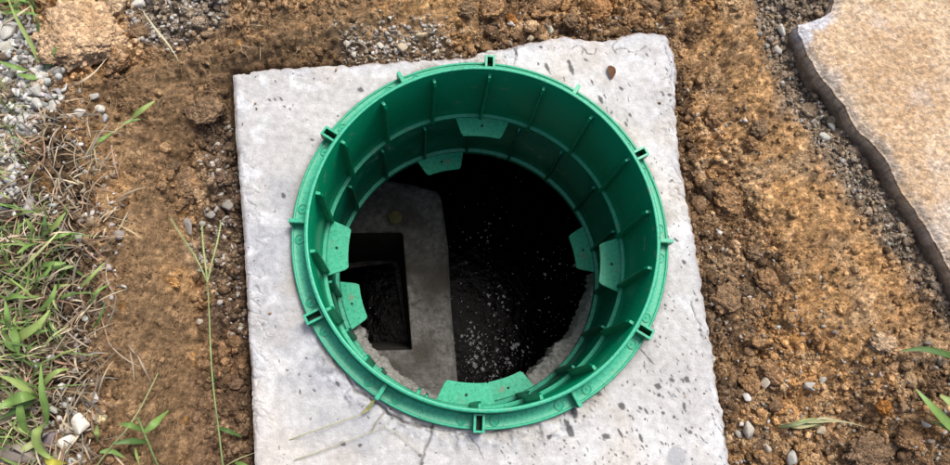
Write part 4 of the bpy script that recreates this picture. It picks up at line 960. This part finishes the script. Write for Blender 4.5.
# ------------------------------------------------------------------ plants
GRN = [(.11, .19, .045), (.155, .26, .065), (.07, .135, .035), (.23, .31, .09), (.32, .36, .15)]
DRY = [(.40, .32, .20), (.26, .19, .12), (.52, .44, .31), (.16, .11, .07), (.34, .22, .14), (.22, .20, .16)]
def blade_geo(P, wdt, tipw=.08, fold=.25, basew=.35, segs=None, flat_up=True):
    """P (n,3) centre line; returns verts (n*3) and quads; fold = V shape"""
    P = np.asarray(P, float); n = len(P); T = np.gradient(P, axis=0); T /= np.linalg.norm(T, axis=1)[:, None] + 1e-9
    up = np.array([0, 0, 1.0]); S_ = np.cross(T, up); S_ /= np.linalg.norm(S_, axis=1)[:, None] + 1e-9; Nn = np.cross(S_, T)
    t = np.linspace(0, 1, n); prof = np.minimum(basew + (1 - basew) * t / .3, 1) * np.where(t > .45, 1 - (1 - tipw) * ((t - .45) / .55) ** 1.4, 1)
    hw = (wdt / 2 * prof)[:, None]
    V = np.stack([P - S_ * hw + Nn * hw * fold, P, P + S_ * hw + Nn * hw * fold], 1).reshape(-1, 3)
    i = np.arange(n - 1); q = np.concatenate([np.stack([i * 3, i * 3 + 1, i * 3 + 4, i * 3 + 3], -1), np.stack([i * 3 + 1, i * 3 + 2, i * 3 + 5, i * 3 + 4], -1)])
    return V, q
def spline(pts, n):
    pts = np.asarray(pts, float); m = len(pts); t = np.linspace(0, m - 1, n); out = []
    for tt in t:
        i = min(int(tt), m - 2); u = tt - i; p0 = pts[max(i - 1, 0)]; p1 = pts[i]; p2 = pts[i + 1]; p3 = pts[min(i + 2, m - 1)]
        out.append(.5 * ((2 * p1) + (-p0 + p2) * u + (2 * p0 - 5 * p1 + 4 * p2 - p3) * u * u + (-p0 + 3 * p1 - 3 * p2 + p3) * u ** 3))
    return np.array(out)
def mat_path(pp, n=14):
    """pp: (px, py, height above the terrain)"""
    pts = []
    for px, py, h in pp:
        g = on_ground(px, py); z = g[2] + h
        if poly_sd(np.array([g[0]]), np.array([g[1]]), LID_POLY)[0] < 0: z = h
        pts.append(at(px, py, z))
    return spline(pts, n)
def leaf(parent, name, pp, wpx, col, base, n=16, fold=.25, tipw=.08, basew=.35):
    P = mat_path(pp, n); V, q = blade_geo(P, wpx * .00142, tipw, fold, basew)
    t = np.repeat(np.linspace(0, 1, n), 3); mid = np.tile([0, 1, 0], n)
    c = np.array(col)[None] * (1 + .25 * (t - .5) + .22 * mid + .10 * RNG.normal(size=len(V)) * .3)[:, None]
    return mesh_np(name, V - np.array(base), q, c, M_leaf, True, parent)
def tube_path(parent, name, pp, r, col, base, n=30, seg=6):
    P = mat_path(pp, n); T = np.gradient(P, axis=0); T /= np.linalg.norm(T, axis=1)[:, None]; S_ = np.cross(T, [0, 0, 1.0]); S_ /= np.linalg.norm(S_, axis=1)[:, None] + 1e-9; Nn = np.cross(S_, T)
    a = np.linspace(0, math.tau, seg, endpoint=False); rr_ = r * np.linspace(1, .6, n)
    V = (P[:, None] + S_[:, None] * (np.cos(a)[None, :, None] * rr_[:, None, None]) + Nn[:, None] * (np.sin(a)[None, :, None] * rr_[:, None, None])).reshape(-1, 3)
    i = np.arange(n - 1)[:, None]; j = np.arange(seg)[None]; q = np.stack([i * seg + j, i * seg + (j + 1) % seg, (i + 1) * seg + (j + 1) % seg, (i + 1) * seg + j], -1).reshape(-1, 4)
    c = np.broadcast_to(np.array(col), (len(V), 3)) * (1 + .15 * RNG.normal(size=(len(V), 1)))
    return mesh_np(name, V - np.array(base), q, c, M_leaf, True, parent)
def seedhead(parent, pp, col, base, n=26):
    """row of small spikelets either side of a thin axis"""
    P = mat_path(pp, n); V = []; Fc = []
    for i, p in enumerate(P[1:], 1):
        t = P[i] - P[i - 1]; t /= np.linalg.norm(t); s_ = np.cross(t, [0, 0, 1.0]); s_ /= np.linalg.norm(s_) + 1e-9
        for sg in (-1, 1):
            d_ = t * .8 + s_ * sg * .35; d_ /= np.linalg.norm(d_); L_ = .0034; b = len(V); m = p + s_ * sg * .0008
            w2 = np.cross(d_, [0, 0, 1.0]) * .0006; V += [m, m + d_ * L_ * .5 + w2, m + d_ * L_, m + d_ * L_ * .5 - w2, m + d_ * L_ * .5 + np.array([0, 0, .0011])]
            Fc += [[b, b + 1, b + 4], [b + 1, b + 2, b + 4], [b + 2, b + 3, b + 4], [b + 3, b, b + 4]]
    V = np.array(V) - np.array(base); c = np.broadcast_to(np.array(col), (len(V), 3)) * (1 + .2 * RNG.normal(size=(len(V), 1)))
    return mesh_np('seed_head', V, np.array(Fc), c, M_leaf, False, parent)
def plant(name, px, py, label, cat, leaves=(), stems=(), heads=(), group=None):
    group = {'grass_tuft': 'tufts and blades of grass', 'grass_stalk': 'grass stalks', 'straw': 'loose straws and twigs'}.get(name)
    b = on_ground(px, py); o = tag(empty(name, tuple(b)), label, cat, group)
    for pp, wd, col in leaves: leaf(o, 'leaf', pp, wd, col, b)
    for pp, r, col in stems: tube_path(o, 'stem', pp, r, col, b)
    for pp, col in heads: seedhead(o, pp, col, b)
    return o
g0, g1, g2, g3, g4 = GRN
plant('grass_stalk', 226, 480, 'tall green stalk with three thin seed spikes left of the lid', 'grass stalk',
      leaves=[([(219, 428, .01), (229, 431, .02), (242, 437, .012)], 5, g2), ([(212, 372, .03), (215, 382, .02)], 3, g2)],
      stems=[([(207.4, 281.7, .06), (196, 258, .065), (183, 238, .065), (171, 219, .06)], .0013, (.40, .46, .20)), ([(207.4, 281.7, .06), (205, 262, .066), (203, 244, .067), (202, 226, .066)], .0013, (.40, .46, .20)), ([(207.4, 281.7, .06), (212, 262, .066), (217, 243, .067), (221, 223, .062)], .0013, (.40, .46, .20)), ([(228, 490, .0), (223, 465, .015), (218, 425, .03), (212, 374, .045), (208.7, 305, .055), (207.4, 281.7, .06)], .0016, (.27, .36, .14))],
      heads=[([(207.4, 281.7, .06), (196, 258, .065), (183, 238, .065), (171, 219, .06)], (.30, .36, .16)), ([(207.4, 281.7, .06), (205, 262, .066), (203, 244, .067), (202, 226, .066)], (.30, .36, .16)), ([(207.4, 281.7, .06), (212, 262, .066), (217, 243, .067), (221, 223, .062)], (.30, .36, .16))])
plant('grass_stalk', 80, 161, 'single green blade on a bent stalk over the brown cut', 'grass stalk',
      leaves=[([(131, 119, .04), (142, 110, .05), (155, 101, .045)], 7, g3), ([(122, 124, .035), (132, 121, .035), (141, 119, .03)], 4, g1), ([(97, 142, .02), (104, 138, .03), (113, 132, .03)], 5, g1)],
      stems=[([(79, 162, 0), (98, 145, .015), (116, 131, .03), (133, 118, .04)], .0014, (.33, .34, .17))])
plant('grass_tuft', 41, 72, 'green tuft leaning over the pale gravel at the top left', 'grass',
      leaves=[([(41, 70, 0), (34, 50, .03), (17, 19, .05), (6, -6, .05)], 5, g3), ([(38, 45, .01), (38.5, 32, .04), (38.6, 17, .06)], 6, g1), ([(42, 70, .0), (50, 64, .02), (53, 55, .035), (56, 46, .045)], 7, g1), ([(28, 71, .01), (14, 67, .03), (-2, 61, .03)], 6, g1), ([(41, 78, .005), (29, 77, .02), (17, 74, .02)], 7, g1), ([(43, 40, .02), (50, 40, .03), (60, 43, .015)], 5, g2)])
plant('grass_tuft', 30, -4, 'dark green grass blades crossing at the top left corner', 'grass',
      leaves=[([(-4, 14, .01), (16, 12, .03), (40, 15, .03)], 5, g1), ([(36, -4, .02), (20, 4, .03), (0, 8, .03)], 4, g2), ([(24, -3, .02), (32, 8, .03), (35, 22, .02)], 3, g3), ([(0, 26, .01), (15, 17, .03), (31, 6, .04)], 4, DRY[2]), ([(-3, 3, .02), (14, -1, .03), (30, 3, .03)], 6, g1)])
plant('weed', 44, 425, 'broad leaved green grass plant beside the white stones at the lower left', 'grass',
      leaves=[([(36, 396, .03), (22, 397, .05), (8, 403, .05), (-6, 411, .04)], 11, g1), ([(47, 424, .02), (46, 408, .05), (42, 390, .06), (41, 364, .05)], 8, g1), ([(20, 401, .04), (21, 414, .04), (25, 427, .03), (33, 435, .02)], 9, g1), ([(46, 423, .03), (38, 430, .05), (37, 443, .05), (45, 454, .04), (55, 460, .03)], 9, g3), ([(41, 390, .04), (48, 379, .06), (58, 371, .06), (69, 369, .04)], 6, g3), ([(36, 396, .02), (22, 406, .03), (4, 417, .02)], 8, g2), ([(38, 398, .02), (30, 392, .04), (12, 380, .05), (0, 376, .05)], 7, g3), ([(40, 440, .01), (26, 448, .02), (14, 456, .02)], 7, g4), ([(45, 455, .02), (52, 462, .03), (66, 463, .02)], 8, (.42, .40, .06))])
plant('grass_stalk', 97, 465, 'slender grass stalk with paired leaves at the bottom left of the bank', 'grass stalk',
      leaves=[([(141, 430, .03), (130, 425, .04), (119, 424, .03)], 6, g1), ([(143, 433, .03), (153, 425, .05), (160, 418, .05), (169, 410, .04)], 8, g1), ([(146, 442, .02), (130, 441, .035), (112, 444, .03)], 6, g2), ([(97, 425, .02), (97, 434, .03), (98, 444, .01)], 5, g3), ([(135, 447, .01), (137, 456, .02), (140, 466, .02)], 3, g3), ([(100, 452, .015), (112, 451, .02), (125, 458, .01)], 5, g1)],
      stems=[([(94, 470, 0), (110, 448, .02), (126, 430, .035), (142, 405, .045), (158, 373, .05)], .0016, (.30, .33, .15)), ([(137.7, 418, .035), (147, 440, .03), (158, 466, .02)], .002, (.20, .30, .10))])
plant('grass_tuft', 8, 330, 'light green grass tuft at the left edge', 'grass',
      leaves=[([(10, 345, .01), (22, 336, .04), (38, 325, .05), (50, 310, .04)], 10, g3), ([(6, 335, .01), (8, 320, .05), (5, 300, .06)], 7, g1), ([(9, 322, .02), (16, 338, .05), (19, 356, .04)], 8, g1), ([(12, 340, .02), (30, 333, .04), (50, 330, .03)], 6, g1), ([(2, 330, .02), (10, 345, .03), (18, 352, .03)], 7, g0), ([(4, 300, .01), (14, 296, .04), (28, 298, .03)], 6, g1)])
plant('grass_tuft', 40, 240, 'green grass tuft below the flat bluish stone', 'grass',
      leaves=[([(36, 240, .01), (28, 246, .04), (17, 254, .05)], 7, g1), ([(38, 238, .01), (32, 228, .04), (26, 218, .05)], 6, g3), ([(42, 236, .01), (55, 226, .04), (66, 212, .05)], 7, g3), ([(44, 240, .01), (60, 236, .04), (74, 232, .03)], 5, g1), ([(40, 242, .01), (44, 226, .05), (46, 214, .04)], 5, g2), ([(8, 283, .02), (33, 258, .05), (50, 241, .055), (62, 228, .05)], 3, (.42, .44, .20)), ([(52, 266, .02), (62, 268, .03), (76, 266, .02)], 5, g1), ([(40, 265, .02), (52, 264, .04), (66, 263, .03)], 6, g1)])
plant('grass_tuft', 60, 300, 'thin green blades over the straw at the rim of the left bank', 'grass',
      leaves=[([(80, 288, .01), (92, 276, .03), (105, 262, .04)], 4, g3), ([(40, 310, .02), (52, 298, .04), (56, 284, .04)], 6, g1), ([(30, 283, .02), (44, 276, .04), (54, 262, .04)], 5, g1), ([(92, 330, .01), (100, 318, .03), (106, 300, .03)], 3, g2), ([(90, 305, .01), (97, 292, .03), (110, 284, .02)], 4, g1)])
plant('grass_stalk', 226, 465, 'thin fallen grass stem lying over the lower left of the concrete', 'grass stalk',
      stems=[([(222, 468, .0), (238, 459, .012), (254, 453, .010), (304, 434.5, .012), (345, 420, .012), (362, 414, .012), (372, 408, .014)], .0011, (.42, .42, .22))],
      leaves=[([(368, 411, .010), (372, 403, .018), (378, 398, .02)], 4, (.30, .32, .12)), ([(362, 413, .006), (369, 407, .012), (373, 400, .014)], 4, (.36, .34, .16)), ([(235, 462, .01), (245, 466, .015), (252, 470, .0)], 6, g1)])
plant('grass_stalk', 296, 460, 'second fallen grass stem forked beside the riser', 'grass stalk',
      stems=[([(294, 460, .004), (318, 452, .008), (340, 443.7, .01), (366, 434, .01), (384, 427, .008)], .0009, (.46, .44, .28)), ([(371, 431, .008), (377, 422, .01), (385, 411, .008)], .0008, (.40, .36, .24)), ([(384, 427, .006), (398, 434, .006), (412, 446, .006), (421, 456, .004)], .0006, (.44, .44, .26))])
plant('grass_tuft', 955, 358, 'green blade reaching in at the right edge, uppermost', 'grass',
      leaves=[([(962, 360, .0), (945, 354, .03), (923, 349, .04), (900, 351, .03)], 8, g2)])
plant('grass_tuft', 955, 430, 'pair of broad green blades at the right edge near the bottom', 'grass',
      leaves=[([(962, 436, .02), (948, 424, .04), (932, 407, .05), (916, 389, .05)], 12, g1), ([(965, 412, .02), (953, 404, .05), (940, 395, .05)], 12, g3), ([(960, 432, .01), (948, 428, .03), (930, 420, .03)], 6, g3)])
dr = plant('dry_grass_tuft', 820, 424, 'dry green brown grass wisp lying on the soil at the lower right', 'grass',
      leaves=[([(778, 427, .003), (795, 424, .012), (810, 420, .016), (826, 420, .010)], 5, (.22, .26, .12)), ([(780, 424, .006), (800, 427, .01), (818, 424, .01)], 4, (.30, .28, .14)), ([(795, 421, .01), (812, 422, .016), (840, 421, .012), (866, 427, .004)], 3, (.30, .30, .16)), ([(784, 429, .004), (800, 421, .014), (815, 418, .014)], 3, (.26, .30, .12)), ([(810, 421, .01), (826, 418, .012), (844, 424, .006)], 3, (.36, .34, .20)), ([(788, 426, .004), (806, 425, .012), (824, 425, .006)], 6, (.13, .19, .08))])
plant('straw', 178, 60, 'single pale straw bent across the gravel above the cut', 'straw', leaves=[([(143, 11, .02), (155, 28, .025), (168, 44, .02), (179, 61, .004)], 2.6, (.50, .46, .30))])
plant('straw', 92, 72, 'broken pale twig below the large tan clod', 'straw', leaves=[([(72, 86, .004), (84, 80, .02), (95, 72, .02), (108, 57, .02)], 2.6, (.42, .36, .26)), ([(102, 50, .02), (112, 56, .02), (128, 64, .01)], 2.2, (.50, .45, .36))])
plant('straw', 160, 370, 'wiry dead twig lying down the smooth left bank', 'straw', leaves=[([(130, 352, .004), (133, 366, .01), (134, 382, .004)], 2, (.34, .27, .20)), ([(136, 352, .004), (144, 368, .01), (152, 384, .004)], 2, (.36, .29, .22)), ([(128, 344, .002), (134, 352, .01), (141, 356, .004)], 2, (.30, .24, .18))])
lf = on_ground(612, 72); V, q = blade_geo(spline([at(609, 66, .004), at(612, 72, .007), at(611, 79, .004)], 8), .015, .1, .3, .3)
o = mesh_np('dead_leaf', V, q, None, M_leafb, True); tag(o, 'small brown dead leaf on the concrete near its upper right corner', 'leaf')

# undergrowth
def thatch(name, P, n, length, width, pal, hmax, label, cat, droop=.6, edge=.02, arc=.8, wts=None):
    lo = P.min(0); hi = P.max(0); lo = np.maximum(lo, [-1.25, -.75]); p = sample(n, lo - .01, hi + .01); sdv = poly_sd(p[:, 0], p[:, 1], P) + .03 * perlin(p[:, 0] * 14, p[:, 1] * 14, 6)
    p = p[RNG.random(len(p)) < ss(edge, -edge, sdv)]; Vs = []; Qs = []; Cs = []; b = 0; z = hz(p[:, 0], p[:, 1]); pc_ = pick(pal, len(p), .42, wts)
    for k in range(len(p)):
        L_ = RNG.uniform(*length); a = RNG.uniform(0, math.tau); bend = RNG.normal(0, arc); h = hmax * RNG.random() ** 1.4; m = 7
        t = np.linspace(0, 1, m); ang = a + bend * t; dx = np.cumsum(np.cos(ang)) / m * L_; dy = np.cumsum(np.sin(ang)) / m * L_
        zz = h * np.sin(t * math.pi * (droop + .3 * RNG.random())) + .002 + .004 * RNG.random()
        Pk = np.stack([p[k, 0] + dx, p[k, 1] + dy, z[k] + zz], -1); V_, q_ = blade_geo(Pk, RNG.uniform(*width), .1, .3 * RNG.random(), .5)
        Vs.append(V_); Qs.append(q_ + b); b += len(V_); Cs.append(np.repeat(pc_[k][None], len(V_), 0) * np.linspace(.85, 1.15, len(V_))[:, None])
    return tag(mesh_np(name, np.concatenate(Vs), np.concatenate(Qs), np.concatenate(Cs), M_leaf, True), label, cat, kind='stuff')
P_straw = W([(52, 140), (78, 108), (104, 150), (118, 215), (122, 300), (114, 380), (108, 450), (118, 530), (-200, 600), (-200, 240), (20, 228), (44, 205)])
thatch('dry_grass', P_straw, 4600, (.02, .08), (.0010, .0032), DRY, .022, 'tangled dry straw and dead roots at the rim of the left bank', 'dry grass', arc=.65)
P_gr = W([(-250, 215), (20, 222), (58, 205), (84, 235), (84, 300), (66, 350), (60, 400), (44, 440), (60, 520), (-250, 600)])
thatch('grass', P_gr, 2700, (.025, .085), (.0014, .0044), GRN + [DRY[2]], .045, 'green grass growing along the left edge', 'grass', arc=.5)
P_g2 = W([(-30, 112), (30, 112), (46, 150), (30, 190), (-30, 200)])
thatch('grass', P_g2, 420, (.02, .055), (.0012, .0030), GRN[2:] + [DRY[0], DRY[2]], .04, 'fine green grass at the left edge below the gravel', 'grass', arc=.7)
P_g3 = W([(-60, -40), (60, -40), (44, 18), (20, 24), (-60, 30)])
thatch('grass', P_g3, 300, (.02, .06), (.0014, .0035), GRN[:3] + DRY[:2], .03, 'dark grass and litter at the top left corner', 'grass', arc=.7)
P_rt = W([(60, 75), (190, 55), (240, 30), (180, 150), (120, 200), (90, 130)])
thatch('fine_roots', P_rt, 170, (.02, .05), (.0006, .0011), [(.36, .26, .15), (.28, .18, .10)], .006, 'fine pale roots sticking out of the upper left cut', 'roots', arc=1.4)
P_rt2 = W([(230, 10), (470, 0), (460, 40), (330, 45), (235, 65)])
thatch('fine_roots', P_rt2, 120, (.01, .04), (.0006, .0010), [(.36, .26, .15), (.42, .32, .20)], .005, 'fine roots in the smooth cut above the lid', 'roots', arc=1.4)
